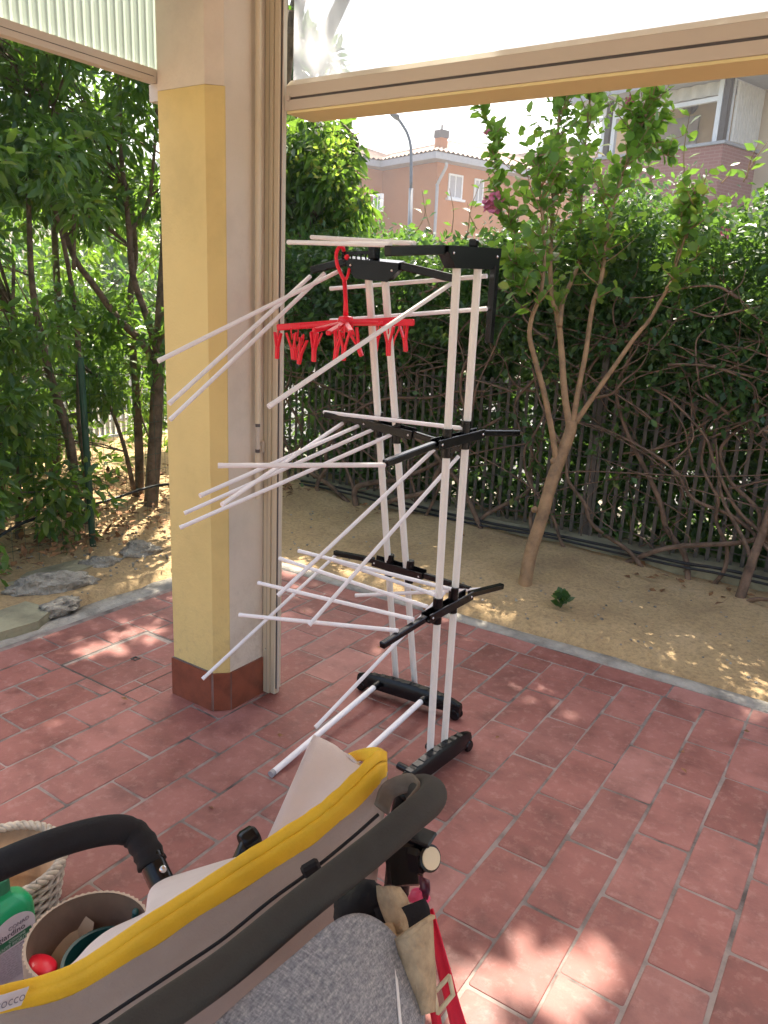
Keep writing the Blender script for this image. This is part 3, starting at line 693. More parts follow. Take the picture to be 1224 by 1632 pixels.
def single_leaves(shape, P, out_, size, mat, par, droop):
    if (shape, mat) not in LEAFDATA:
        L_ = []
        for k in range(5):
            o = leaves_mesh('leaf', shape, np.array([[0, 0, 0.]]), np.array([[1, 0, 0.]]), np.array([[0, 0, 1.]]), np.array([1.0]), np.array([.1+.2*k]), mat, None, None); L_.append((o.data, o.location.copy())); bpy.data.objects.remove(o)
        LEAFDATA[(shape, mat)] = L_
    base = world_loc(par)
    for p, q in zip(P, out_):
        d_ = (Vector(q)*.6+Vector((random.gauss(0, .5), random.gauss(0, .5), random.gauss(0, .5)-droop))).normalized(); n_ = Vector((random.gauss(0, .5), random.gauss(0, .5), 1)); s_ = n_.cross(d_).normalized(); u_ = d_.cross(s_); m = Matrix((d_, s_, u_)).transposed()
        me, off = random.choice(LEAFDATA[(shape, mat)]); z = size*random.uniform(.7, 1.25); o = bpy.data.objects.new('leaf', me); COL.objects.link(o); o.parent = par; o.rotation_mode = 'QUATERNION'; o.rotation_quaternion = m.to_quaternion(); o.scale = (z,)*3; o.location = Vector(p)+m @ (off*z)-base
def rnd_in(box, n, rng=random):
    (a, c), (d, e_), (g_, h_) = box; return [(rng.uniform(a, c), rng.uniform(d, e_), rng.uniform(g_, h_)) for _ in range(n)]
rs = random.Random(5)
# A: two thick trunks beside the column
XA = -4.15
TA = [(limb_px([(238, 842), (246, 720), (252, 590), (258, 480), (264, 380), (262, 250), (255, 120), (250, 0)], XA), .05, .022),
      (limb_px([(252, 585), (226, 545), (190, 510), (150, 455), (118, 410), (95, 340)], XA), .028, .014),
      (limb_px([(250, 560), (232, 500), (212, 440), (206, 370), (202, 330), (192, 230), (190, 110)], XA), .024, .012),
      (limb_px([(205, 372), (225, 345), (238, 315), (246, 240), (250, 160)], XA), .016, .008),
      (limb_px([(262, 420), (275, 330), (285, 200)], XA), .018, .010)]
crA = [p for p in rnd_in(((-4.9, -3.7), (2.6, 3.9), (2.05, 3.5)), 70, rs)] + rnd_in(((-4.6, -3.9), (2.9, 3.6), (0.9, 1.7)), 12, rs)
shrub('evergreen_tree', 'evergreen tree with two forking brown trunks close beside the column', gx(238, 842, XA), TA, crA, [rs.uniform(.12, .24) for _ in crA], 125, .074, indiv=150)
# B: slimmer trunk left of it
XB = -4.35
TB = [(limb_px([(222, 848), (222, 740), (218, 640), (212, 560), (208, 470), (216, 400), (205, 300)], XB), .034, .014),
      (limb_px([(215, 790), (200, 720), (180, 660), (150, 600)], XB), .018, .008)]
crB = rnd_in(((-4.9, -4.0), (2.5, 3.3), (1.9, 3.2)), 30, rs) + rnd_in(((-4.9, -4.0), (2.4, 3.4), (0.45, 1.5)), 18, rs)
shrub('evergreen_tree', 'slim evergreen tree rising just left of the forked trunks', gx(222, 848, XB), TB, crB, [rs.uniform(.10, .2) for _ in crB], 100, .074)
# C: behind the green post, long leaning limbs
XC = -4.1
TC = [(limb_px([(125, 880), (122, 800), (110, 700), (80, 600), (62, 520), (50, 440), (45, 300)], XC), .036, .013),
      (limb_px([(132, 880), (140, 780), (128, 680), (125, 560), (118, 480), (100, 380), (82, 300), (85, 170)], XC), .022, .009),
      (limb_px([(118, 430), (118, 300), (120, 200)], XC), .012, .010), (limb_px([(28, 880), (30, 700), (20, 560), (22, 420)], XC), .016, .009)]
crC = rnd_in(((-4.6, -3.5), (1.7, 2.8), (1.75, 3.3)), 55, rs) + rnd_in(((-4.5, -3.6), (1.75, 2.45), (0.5, 1.7)), 26, rs)+rnd_in(((-4.3, -3.7), (1.8, 2.6), (0.15, .6)), 10, rs)
shrub('evergreen_tree', 'leaning evergreen shrub growing behind the green post', gx(125, 880, XC), TC, crC, [rs.uniform(.10, .2) for _ in crC], 105, .080, indiv=220, bias=.06)
# D: leftmost
XD = -4.5
TD = [(limb_px([(5, 900), (0, 760), (10, 640), (25, 500)], XD), .04, .015), (limb_px([(5, 880), (60, 840), (40, 700)], XD), .02, .01)]
crD = rnd_in(((-5.2, -3.7), (1.2, 2.3), (0.4, 3.1)), 62, rs)
shrub('evergreen_tree', 'leafy evergreen shrub at the left edge above the mossy slab', gx(5, 900, XD), TD, crD, [rs.uniform(.12, .22) for _ in crD], 105, .080, indiv=200, bias=.06)
# E: farther row seen through the gaps
TE = [([(-5.3, 3.4, 0), (-5.25, 3.5, 1.0), (-5.2, 3.5, 2.2)], .04, .02), ([(-5.3, 2.5, 0), (-5.35, 2.4, 1.2), (-5.4, 2.3, 2.2)], .035, .02)]
crE = rnd_in(((-6.0, -4.9), (1.5, 4.9), (.2, 2.3)), 120, rs)+rnd_in(((-6.0, -5.0), (1.6, 4.8), (2.2, 3.4)), 30, rs)
shrub('evergreen_tree', 'sunlit shrub behind the left trunks near the pale railing', (-5.3, 3.0, 0), TE, crE, [rs.uniform(.12, .26) for _ in crE], 80, .08, bias=.2)
# F: dense tree at the corner behind the column, seen right of the frame
TF = [([(-4.75, 4.9, 0), (-4.7, 4.95, 1.2), (-4.5, 5.0, 2.4), (-4.3, 5.0, 3.6)], .09, .04), ([(-4.6, 4.95, 1.6), (-4.1, 5.1, 2.2), (-3.8, 5.2, 2.7)], .035, .012)]
crF = []
for _ in range(170):
    px = rs.uniform(400, 590); py = rs.uniform(190, 420); lim = 575 - abs(py-330)*0.28
    if px > lim: px = rs.uniform(400, lim)
    crF.append(tuple(gy(px, py, rs.uniform(4.9, 5.7))))
crF = [c for c in crF if c[0] < -3.3]
shrub('evergreen_tree', 'dense dark green tree right of the window frame at the corner', (-4.75, 4.9, 0), TF, crF, [rs.uniform(.10, .19) for _ in crF], 44, .10, droop=.8, group='trees at the corner of the garden', bias=-.02)
crY = [c for c in crF if project(c)[0] > 515 and project(c)[1] > 225]
cr2 = [(c[0]+rs.uniform(-.05, .2), c[1]-rs.uniform(0, .25), c[2]) for c in crY for _ in range(2)]
P_, d_0 = clumps(cr2, [.09]*len(cr2), 14); ft = [o for o in bpy.data.objects if o.get('label', '').startswith('dense dark green tree')][0]
foliage('yellow_panicles', 'fine', P_, d_0, .05, 'myrtle_leaf', ft, -.3, .42)
# G: tall tree whose crown spreads high over the garden and dapples the light
TG = [([(-6.6, 7.2, -.05), (-6.5, 7.2, 2.2), (-6.1, 7.0, 4.0), (-5.3, 6.7, 5.4)], .16, .05), ([(-6.3, 7.1, 3.2), (-4.6, 6.6, 4.9), (-3.0, 6.0, 5.8)], .08, .03),
      ([(-6.2, 7.1, 3.6), (-5.0, 5.6, 5.0), (-4.2, 4.6, 5.6)], .07, .025), ([(-5.6, 6.8, 4.9), (-3.8, 6.2, 6.2), (-1.6, 5.6, 6.6)], .06, .02)]
crG = []
holes = [(gz(905, 1530), .24), (gz(985, 1610), .17), (gz(780, 1600), .18), (gz(205, 1030), .14), (gz(60, 1160), .07), (gz(160, 1180), .06), (gz(145, 1010), .09), (gz(265, 990), .08), (gz(840, 1235), .08), (gz(560, 1000), .06), (gz(610, 1215), .05), (gz(1010, 1020), .25), (gz(1130, 1050), .2)]
for _ in range(2600):
    z = rs.uniform(4.1, 6.6); x0 = rs.uniform(-3.4, 1.3); y0 = rs.uniform(.98, 4.4)
    p = Vector((x0-.294*z, y0+.578*z, z)); hd = math.hypot(p.x, p.y)
    if (p.z-1.55)/hd < .43: continue
    if any((Vector((x0, y0, 0))-h).length < r+.10 for h, r in holes): continue
    if x0 < -2.7 and rs.random() < .75: continue
    if x0 < .2 and y0 > 2.5 and rs.random() < .68: continue
    if y0 > 3.2 and rs.random() < .8: continue
    crG.append(tuple(p))
    if len(crG) > 385: break
ng = len(crG)
for _ in range(46):
    px = rs.uniform(395, 548); py = rs.uniform(-60, 140)
    if py < 20+max(0, (px-470))*.9: continue
    crG.append(tuple(D(px, py, rs.uniform(7.2, 8.2))))
shrub('shade_tree', 'tall tree whose hazy crown shows through the glass above the beam', (-6.6, 7.2, -.05), TG, crG, [rs.uniform(.16, .30) for _ in range(ng)]+[rs.uniform(.1, .2) for _ in range(len(crG)-ng)], 100, .15, mat='far_leaf', group='trees at the corner of the garden')

# ================================================================== GARDEN, FENCE SIDE
fw = MB(); rows = []
for i in range(61):
    x = -4.6 + 7.2*i/60; j = random.uniform(-.012, .012)
    rows.append([Vector((x, 4.66+j, -.1)), Vector((x, 4.66+j, .10+random.uniform(-.006, .006))), Vector((x, 4.70, .125)), Vector((x, 4.86, .125)), Vector((x, 4.86, -.1))])
fw.grid(rows); o = fw.build('fence_footing', M['slab'], smooth=False); tag(o, 'low dirty concrete footing under the slatted fence', 'wall')
fe = empty('slat_fence', (-1.5, 4.8, .12), 'grey brown metal slat fence behind the vines', 'fence')
s0 = None; x = -4.55; cnt = 0
while x < 2.0:
    if s0 is None: s0 = MB().box((x-.011, 4.775, .126), (x+.011, 4.781, 1.08)).build('slat', 'slat', fe); L0 = Vector((0, 4.778, .603))
    else: inst(s0, 'slat', (x, 4.778, .603+random.uniform(-.004, .004)), fe)
    x += .066
for z in (.20, .42, .64, .86, 1.05): MB().tube([(-4.6, 4.770, z), (2.0, 4.770, z)], .0035, 5).build('rail', 'slat', fe)
for xx in (-4.3, -1.55, 1.2): MB().box((xx-.018, 4.785, .1), (xx+.018, 4.82, 1.4)).build('post', 'slat', fe)
hp2 = [gz(a, c, .14) for a, c in ((440, 775), (520, 782), (640, 812), (740, 838), (850, 862), (960, 893), (1060, 915), (1140, 925), (1260, 945))]
hp2 = [Vector((p.x, 4.62, .13+random.uniform(-.015, .012))) for p in hp2]
for j in range(2):
    o = MB().tube(catmull([p+Vector((0, -.02*j, -.022*j+random.uniform(-.006, .006))) for p in hp2], 5), .010-.002*j, 8).build('irrigation_hose', 'hose', smooth=True)
    tag(o, ('thick black irrigation hose running along the fence footing', 'thinner black hose just under the thick one on the footing')[j], 'hose', 'hoses along the fence')
# climbing hedge
hd = empty('climbing_hedge', (-1.5, 4.7, 0), 'long climbing hedge with bare woody stems below and dense leaves on top', 'hedge')
def hedge_top(x): return 1.95 + .13*max(0, x+3.1)/1.0*.75 + .05*math.sin(3.1*x)+.04*math.sin(7.7*x+1)
rv = random.Random(21)
def vine_path(x, y, z0, ztop, amp, steps, drift):
    p = Vector((x, y, z0)); P = [p.copy()]; a = rv.uniform(-.6, .6)
    for i in range(steps):
        a += rv.uniform(-.75, .75); a *= .82
        st = (ztop-z0)/steps*rv.uniform(.7, 1.3)
        p = p + Vector((math.sin(a)*st*amp + drift*st, rv.uniform(-.03, .03), math.cos(a)*st)); p.y = min(4.755, max(4.50, p.y)); P.append(p.copy())
    return P
for k in range(22):
    x = -4.1 + 5.2*k/21 + rv.uniform(-.1, .1); vb = MB(); r0 = rv.uniform(.012, .020)
    branch(vb, vine_path(x, rv.uniform(4.58, 4.66), .0, rv.uniform(1.3, 1.8), 1.5, 9, rv.uniform(-.7, .7)), r0, r0*.4, 6, 5); vb.build('stem', 'vine', hd, smooth=True)
tang = MB()
for k in range(240):
    x = rv.uniform(-4.3, 1.3)
    if x < -3.2 and rv.random() < .4: continue
    dens = min(1, .35+(x+4.3)/4.2)
    if rv.random() > dens: continue
    z0 = rv.uniform(.1, 1.3); branch(tang, vine_path(x, rv.uniform(4.55, 4.74), z0, z0+rv.uniform(.3, .9)*rv.choice((1, 1, .5)), rv.uniform(1.2, 3.2), rv.randint(4, 7), rv.uniform(-1.6, 1.6)), rv.uniform(.003, .008), .002, 5, 5)
for k in range(70):   # horizontal, looping runs below the leaves
    x = rv.uniform(-4.2, 1.2); z = rv.uniform(.9, 1.65); P = [Vector((x, rv.uniform(4.52, 4.72), z))]; a = rv.choice((0, math.pi))+rv.uniform(-.5, .5)
    for i in range(rv.randint(5, 9)):
        a += rv.uniform(-.7, .7); P.append(P[-1]+Vector((math.cos(a)*.12, rv.uniform(-.03, .03), math.sin(a)*.09))); P[-1].y = min(4.75, max(4.46, P[-1].y))
    branch(tang, P, rv.uniform(.004, .010), .002, 5, 4)
tag(tang.build('vine_tangle', 'vine', hd, smooth=True), kind='stuff')
big = MB(); branch(big, [gy(1172, 975, 4.45), gy(1182, 945, 4.45), gy(1200, 890, 4.5), gy(1215, 850, 4.55), gy(1240, 780, 4.6)], .030, .02, 8, 5); branch(big, [gy(1176, 968, 4.45), gy(1205, 955, 4.4), gy(1240, 958, 4.35)], .018, .008, 6, 4)
branch(big, [gy(1200, 895, 4.5), gy(1180, 850, 4.55), gy(1150, 790, 4.6), gy(1140, 700, 4.65)], .015, .008, 6, 4); big.build('thick_stem', 'vine', hd, smooth=True)
big = MB(); branch(big, [gy(568, 812, 4.6), gy(566, 780, 4.6), gy(590, 770, 4.6), gy(640, 762, 4.62), gy(700, 735, 4.65), gy(740, 700, 4.68), gy(800, 665, 4.7)], .026, .010, 7, 5); branch(big, [gy(566, 785, 4.6), gy(545, 730, 4.62), gy(520, 690, 4.66), gy(490, 640, 4.7)], .014, .007, 6, 4); big.build('thick_stem', 'vine', hd, smooth=True)
# hedge leaves
pts = []; out = []; rg = np.random.default_rng(3)
n = 0
while n < 6400:
    x = rg.uniform(-4.4, 1.9); top = hedge_top(x); low = 1.24+.14*math.sin(2.3*x)+.12*math.sin(5.1*x+2)
    z = low + (top-low)*rg.random()**.8; y = rg.uniform(4.55, 5.9)
    if (y-5.15)**2/.75**2 + max(0, z-top+.35)**2/.40**2 > 1: continue
    if math.sin(9*x+4*z)*math.sin(7*z-3*x+5*y) > .72: continue
    pts.append((x, y, z)); n += 1
P, d = clumps(pts, rg.uniform(.06, .13, len(pts)), 17, rg); foliage('leafage', 'fine', P, d, .052, 'hedge_leaf', hd, .25, 0.0, rg)
pts = []
for _ in range(1150):   # sparse lower leaves, more to the right
    x = rg.uniform(-4.3, 1.5); z = rg.uniform(.2, 1.5)
    if rg.random() > .35+.4*(z/1.5): continue
    pts.append((x, rg.uniform(4.5, 5.2), z))
P, d = clumps(pts, rg.uniform(.03, .10, len(pts)), 9, rg); foliage('low_leafage', 'fine', P, d, .055, 'hedge_leaf', hd, .3, .08, rg)
pts = [(rg.uniform(-4.6, 2), rg.uniform(4.95, 6.2), rg.uniform(0, 1.6)) for _ in range(2900)]
P, d = clumps(pts, rg.uniform(.06, .16, len(pts)), 17, rg); foliage('back_leafage', 'fine', P, d, .085, 'hedge_leaf', hd, .3, .05, rg)
# upright shoots on the hedge top
def shoot(base, tip, nl, size, name='shoot', mat='hedge_leaf', bias=.35, stem='bark_pale'):
    base = Vector(base); tip = Vector(tip); b = MB(); mid = base.lerp(tip, .5)+Vector((rv.uniform(-.02, .02), rv.uniform(-.02, .02), 0)); Pp = catmull([base, mid, tip], 5); b.tube(Pp, lerpl([.004, .0015], len(Pp)), 5)
    o = b.build(name, stem, hd, smooth=True); c = []; dd = []
    for i in range(nl):
        u = (i+.5)/nl; p = base.lerp(tip, u); sgn = 1 if i % 2 else -1; c.append(tuple(p)); dd.append((sgn*.9+rv.uniform(-.3, .3), rv.uniform(-.5, .5), .5))
    leaves_mesh('shoot_leaves', 'fine', np.array(c), np.array(dd), rand_dirs(nl, 1.0), np.full(nl, size)*(.7+.5*RNG.random(nl)), np.clip(.5+bias*RNG.random(nl)+.1, 0, 1), mat, o, 'stuff')
for a, c, nl in (((1092, 300), (1100, 178), 9), ((1185, 290), (1224, 225), 5), ((1190, 285), (1208, 230), 3), ((690, 375), (672, 300), 4), ((662, 372), (680, 320), 4), ((760, 365), (745, 322), 4), ((745, 375), (768, 285), 3), ((720, 372), (716, 300), 3), ((1040, 300), (1030, 250), 5), ((1150, 292), (1165, 260), 4)):
    shoot(gy(*a, 4.95), gy(*c, 4.93), nl, .07)
for a in ((1153, 373), (1036, 172)):
    pass
def blossom(name, p, r, n, parent, label=None):
    b = MB(); rr = random.Random(int(p.x*1000) & 255)
    for _ in range(n):
        c = p+Vector((rr.gauss(0, r*.5), rr.gauss(0, r*.5), rr.gauss(0, r*.45))); u = Vector((rr.uniform(-1, 1), rr.uniform(-1, 1), rr.uniform(-1, 1))).normalized()*r*.38; v = u.orthogonal().normalized()*r*.30; w_ = u.cross(v).normalized()*r*.1
        b.add([c-u, c-v*.9+w_, c+u, c+v+w_, c], [(0, 1, 4), (1, 2, 4), (2, 3, 4), (3, 0, 4)])
    return b.build(name, 'petal', parent)
blossom('flower', gy(1153, 373, 4.6), .03, 14, hd)

# crape myrtle
TB0 = gz(836, 942); dm = depth(TB0)
mt = empty('crape_myrtle', TB0, 'crape myrtle with forked tan trunk and round bright leaves on the soil', 'tree')
def T(pts, dz=0.0): return [D(a, c, dm+dz*i/max(1, len(pts)-1)) for i, (a, c) in enumerate(pts)]
tr = MB(); branch(tr, [TB0+Vector((0, 0, -.05))]+T([(836, 935), (846, 880), (862, 830), (880, 765), (895, 725), (908, 690), (911, 672)]), .040, .032, 12, 6)
for a, c, r in ((852, 812, .022), (868, 800, .02), (884, 735, .028), (910, 682, .030)): 
    bmx = D(a, c, dm); tr.lathe([(0, -r), (r*.7, -r*.6), (r, 0), (r*.7, r*.6), (0, r)], bmx, Vector((.2, 0, 1)), 8)
tr.build('trunk', 'bark_pale', mt, smooth=True)
LIMBS = [([(888, 742), (880, 690), (868, 630), (852, 570), (844, 535), (848, 505), (858, 480), (864, 455), (868, 400), (862, 320), (855, 250)], -.15, .019, .007),
         ([(909, 685), (900, 630), (895, 560), (890, 510), (880, 470), (877, 420), (880, 350), (885, 280), (890, 200), (895, 150)], .10, .022, .007),
         ([(892, 520), (897, 480), (912, 445), (922, 415), (925, 350), (930, 260), (940, 160)], .25, .016, .006),
         ([(912, 680), (922, 620), (934, 560), (944, 490), (958, 445), (963, 410), (966, 370), (985, 300), (1010, 230), (1035, 170)], -.10, .017, .007),
         ([(916, 676), (940, 640), (975, 590), (1010, 540), (1035, 510), (1052, 480), (1066, 455), (1085, 400), (1105, 330)], -.25, .016, .006)]
tw = []
for i, (pts_, dz, r0, r1) in enumerate(LIMBS):
    b = MB(); P = T(pts_, dz); branch(b, P, r0, r1, 8, 5); b.build('limb', 'bark_pale', mt, smooth=True); tw.append(catmull(P, 4))
rm = random.Random(9); lc = []; ld = []; twb = MB()
def twig(p, d, L, nl, size_=1.0):
    P = [p]; q = p.copy(); dd = d.normalized()
    for i in range(4):
        dd = (dd+Vector((rm.uniform(-.25, .25), rm.uniform(-.25, .25), .12))).normalized(); q = q+dd*L/4; P.append(q.copy())
    C = catmull(P, 3); twb.tube(C, lerpl([.004, .0012], len(C)), 4)
    for i in range(nl):
        k = min(len(C)-1, int((i+.6)/nl*len(C))); sd_ = dd.orthogonal(); sd_.rotate(Quaternion(dd, rm.uniform(0, 6.28))); lc.append(tuple(C[k])); ld.append(tuple(sd_*.9+dd*.45))
for i, P in enumerate(tw):
    n = len(P)
    for k in range(n):
        px, py = project(P[k])
        if py > 500 or (i == 4 and k % 2): continue
        for _ in range(3 if py < 330 else (2 if k % 2 else 1) if py < 430 else k % 2):
            twig(P[k], Vector((rm.uniform(-1, 1), rm.uniform(-1, 1), rm.uniform(-.1, 1.0))), rm.uniform(.12, .32), rm.randint(7, 11))
twig_spots = [((820, 380), (786, 300), .0), ((800, 330), (792, 240), -.05), ((790, 250), (768, 172), -.05), ((850, 420), (810, 350), -.1), ((1075, 420), (1105, 300), -.2), ((1060, 460), (1120, 400), -.25), ((1095, 380), (1113, 310), -.25), ((845, 470), (812, 445), -.2), ((835, 430), (800, 410), -.2), ((1000, 240), (1060, 190), -.1), ((1010, 200), (1050, 150), -.1), ((1020, 240), (1075, 250), -.1)]
for a, c, dz in twig_spots:
    p0 = D(*a, dm+dz); p1 = D(*c, dm+dz); v = p1-p0; C = catmull([p0, p0.lerp(p1, .5)+Vector((rm.uniform(-.02, .02), rm.uniform(-.03, .03), 0)), p1], 6); twb.tube(C, lerpl([.005, .0018], len(C)), 5)
    for q in C[1:]:
        for _ in range(2):
            s_ = v.orthogonal().normalized(); s_.rotate(Quaternion(v.normalized(), rm.uniform(0, 6.28))); lc.append(tuple(q)); ld.append(tuple(s_+v.normalized()*.5))
        if rm.random() < .6: twig(q, Vector((rm.uniform(-1, 1), rm.uniform(-1, 1), rm.uniform(0, 1))), rm.uniform(.06, .13), 5)
tag(twb.build('twigs', 'bark_pale', mt, smooth=True), kind='stuff')
lc = np.array(lc); ld = np.array(ld); nl = len(lc); nrm = rand_dirs(nl, .9); siz = .062*(.65+.6*RNG.random(nl)); tin = np.clip(RNG.beta(2.2, 2.4, nl)+.05, 0, 1)
dep = np.array([depth(p) for p in lc]); order = np.argsort(dep); pick = order[:260]; rest = order[260:]
leaves_mesh('crown', 'round', lc[rest], ld[rest], nrm[rest], siz[rest], tin[rest], 'myrtle_leaf', mt)
protos = []
for k in range(5):
    o = leaves_mesh('leaf', 'round', np.array([[0, 0, 0.]]), np.array([[1, 0, 0.]]), np.array([[0, 0, 1.]]), np.array([1.0]), np.array([.15+.2*k]), 'myrtle_leaf', None, None); protos.append(o.data); off = o.location.copy(); bpy.data.objects.remove(o)
for i in pick:
    o = bpy.data.objects.new('leaf', protos[int(min(4, tin[i]*5))]); COL.objects.link(o)
    d_ = Vector(ld[i]).normalized(); n_ = Vector(nrm[i]); s_ = n_.cross(d_).normalized(); u_ = d_.cross(s_); m = Matrix((d_, s_, u_)).transposed()
    o.parent = mt; o.rotation_mode = 'QUATERNION'; o.rotation_quaternion = m.to_quaternion(); o.scale = (siz[i],)*3; o.location = Vector(lc[i]) + m @ (off*siz[i]) - TB0
blossom('flower', D(786, 325, dm-.05), .055, 60, mt); blossom('flower', D(778, 210, dm-.05), .025, 18, mt); blossom('flower', D(1003, 160, dm-.1), .025, 18, mt); blossom('flower', D(798, 412, dm-.2), .025, 14, mt); blossom('flower', D(1110, 305, dm-.25), .02, 12, mt)

# seedling and fallen leaves
sdl = gz(893, 966, .03); sb = empty('seedling', sdl, 'tiny green seedling growing alone in the sandy soil', 'plant')
c_ = []; d_ = []
for i in range(26): a = rm.uniform(0, 6.28); c_.append((sdl.x+rm.uniform(-.04, .04), sdl.y+rm.uniform(-.03, .03), sdl.z+rm.uniform(0, .06))); d_.append((math.cos(a), math.sin(a), .9))
leaves_mesh('leaves', 'round', np.array(c_), np.array(d_), rand_dirs(26, .7), np.full(26, .05), np.full(26, .25), 'hedge_leaf', sb)
MB().tube([sdl+Vector((0, 0, -.03)), sdl+Vector((0, 0, .05))], .003, 5).build('stem', 'bark', sb)
def litter(name, n, box, size, mat, seed, label=None):
    rg2 = np.random.default_rng(seed); c = np.stack([rg2.uniform(*box[0], n), rg2.uniform(*box[1], n), rg2.uniform(.04, .075, n)], 1)
    d = rand_dirs(n, 0, rg2); d[:, 2] *= .25; nm = rand_dirs(n, 2.0, rg2)
    return leaves_mesh(name, 'fine', c, d, nm, size*(.5+rg2.random(n)), rg2.random(n), mat)
tag(litter('leaf_litter', 130, ((-4.4, 1.2), (4.25, 4.64)), .045, 'dry', 31), kind='stuff')
o = litter('leaf_litter', 2600, ((-5.6, -3.6), (1.6, 4.5)), .05, 'dry', 32); o.location.z += .08
o = litter('leaf_litter', 30, ((-3.0, .4), (1.3, 3.3)), .024, 'dry', 33); o.location.z -= .052
pb = MB()
for _ in range(900):
    x, y = rm.choice(((rm.uniform(-4.3, 1), rm.uniform(3.42, 4.6)), (rm.uniform(-4.2, -3.25), rm.uniform(1.2, 3.4)))); r = rm.uniform(.003, .011); z = .035 + (.06 if x < -3.6 else 0)
    pb.lathe([(0, -r*.6), (r, 0), (r*.6, r*.5), (0, r*.6)], (x, y, z), Vector((rm.uniform(-.3, .3), rm.uniform(-.3, .3), 1)), 5)
tag(pb.build('pebbles', 'stone'), kind='stuff')

# ================================================================== BUILDINGS BEYOND
d1 = Vector((.322, .947, 0)); d2 = Vector((-.917, .4, 0)).normalized(); d2 = (d2 - d1*d2.dot(d1)).normalized(); UP = Vector((0, 0, 1))
def fbox(b, o, u, v, lo, hi):
    m = Matrix((u, v, UP)).transposed().to_4x4(); m.translation = o; return b.box(lo, hi, m)
def salmon_house():
    c0 = D(697, 258, 36); zE = c0.z; base = Vector((c0.x, c0.y, 0))
    h = empty('salmon_house', base, 'salmon rendered house with grey gutter and tiled hip roof', 'house')
    # main block: u = d1 (right face), v = d2 (left face)
    LU, LV = 22, 4.2
    fbox(MB(), base, d1, d2, (0, 0, -.1), (LU, LV+10, zE)).build('wall', 'terra_wall', h)
    # wing towards the camera on the left
    WU = 7.5
    fbox(MB(), base, d1, d2, (-WU, LV, -.1), (-.01, LV+9, zE)).build('wall', 'terra_wall', h)
    ov = .75; th = .28
    e_ = MB(); fbox(e_, base, d1, d2, (-ov, -ov, zE), (LU+ov, LV-ov-.01, zE+th)); e_.build('eave', 'gutter', h)
    e_ = MB(); fbox(e_, base, d1, d2, (-WU-ov, LV-ov, zE), (LU+ov, LV+10+ov, zE+th)); e_.build('eave', 'gutter', h)
    def hip(u0, u1, v0, v1, rise, name):
        b = MB(); w_ = min(u1-u0, v1-v0)/2; z0 = zE+th+.002; P = lambda u, v, z: base+d1*u+d2*v+UP*z
        if u1-u0 > v1-v0: r0, r1 = P(u0+w_, (v0+v1)/2, z0+rise), P(u1-w_, (v0+v1)/2, z0+rise)
        else: r0, r1 = P((u0+u1)/2, v0+w_, z0+rise), P((u0+u1)/2, v1-w_, z0+rise)
        A, B_, C_, D_ = P(u0, v0, z0), P(u1, v0, z0), P(u1, v1, z0), P(u0, v1, z0)
        def slope(pl_, pr, tr_, tl, n=None):
            L = (pr-pl_).length; n = max(4, int(L/.30)); rows = []
            for j in range(9):
                v = j/8; r = []
                for i in range(n*2+1):
                    u = i/(n*2); a = pl_.lerp(pr, u); t_ = tl.lerp(tr_, u); p = a.lerp(t_, v); p = p+UP*(.09*(i % 2)+ .03*(1-(v*8 % 1))); r.append(p)
                rows.append(r)
            b.grid(rows)
        if u1-u0 > v1-v0: slope(A, B_, r1, r0); slope(B_, C_, r1, r1); slope(C_, D_, r0, r1); slope(D_, A, r0, r0)
        else: slope(A, B_, r0, r0); slope(B_, C_, r1, r0); slope(C_, D_, r1, r1); slope(D_, A, r0, r1)
        return b.build(name, 'roof', h)
    hip(-ov, LU+ov, -ov, LV+10, 2.3, 'roof'); hip(-WU-ov, 2, LV-ov, LV+9+ov, 2.0, 'roof')
    # chimney
    ck = D(703, 228, 37.2); b = MB(); fbox(b, Vector((ck.x, ck.y, 0)), d1, d2, (-.22, -.22, zE+.2), (.22, .22, zE+1.3)); k = b.build('chimney', 'terra_wall', h)
    b = MB(); fbox(b, Vector((ck.x, ck.y, 0)), d1, d2, (-.26, -.26, zE+1.302), (.26, .26, zE+1.65)); b.build('chimney_cowl', 'dark_metal', k); MB().tube([Vector((ck.x, ck.y, zE+1.65)), Vector((ck.x, ck.y, zE+1.9))], .05, 6).build('chimney_pipe', 'dark_metal', k)
    # windows on the right face (plane through base, normal -d2)
    def win(pxa, pya, pxb, pyb, n, p0, uu, name='window', panemat='pane', sill=True):
        a = pl(pxa, pya, p0, n); c = pl(pxb, pyb, p0, n); o_ = Vector((a.x, a.y, 0)); w_ = (Vector((c.x, c.y, 0))-o_).dot(uu); z0, z1 = c.z, a.z
        if w_ < 0: o_ = o_+uu*w_; w_ = -w_
        b = MB(); t = .085
        for lo, hi in (((0, -.06, z0), (t, .05, z1)), ((w_-t, -.06, z0), (w_, .05, z1)), ((t, -.06, z1-t), (w_-t, .05, z1)), ((t, -.06, z0), (w_-t, .05, z0+t))): fbox(b, o_, uu, -n, lo, hi)
        wo = b.build(name, 'frame_white', h); b = MB(); fbox(b, o_, uu, -n, (t, -.01, z0+t), (w_-t, .03, z1-t)); b.build('pane', panemat, wo)
        b = MB(); fbox(b, o_, uu, -n, (w_*.5-.03, -.04, z0+t), (w_*.5+.03, -.011, z1-t)); b.build('mullion', 'frame_white', wo)
        if sill: b = MB(); fbox(b, o_, uu, -n, (-.1, -.2, z0-.1), (w_+.1, 0.04, z0-.002)); b.build('sill', 'frame_white', wo)
    nR = -d2; pR = base; win(715, 276, 735, 319, nR, pR, d1, panemat='shutter'); win(756, 284, 768, 325, nR, pR, d1, panemat='shutter')
    nL = -d1; pW = base - d1*WU; win(597, 310, 609, 337, nL, pW, d2, panemat='pane', sill=False)
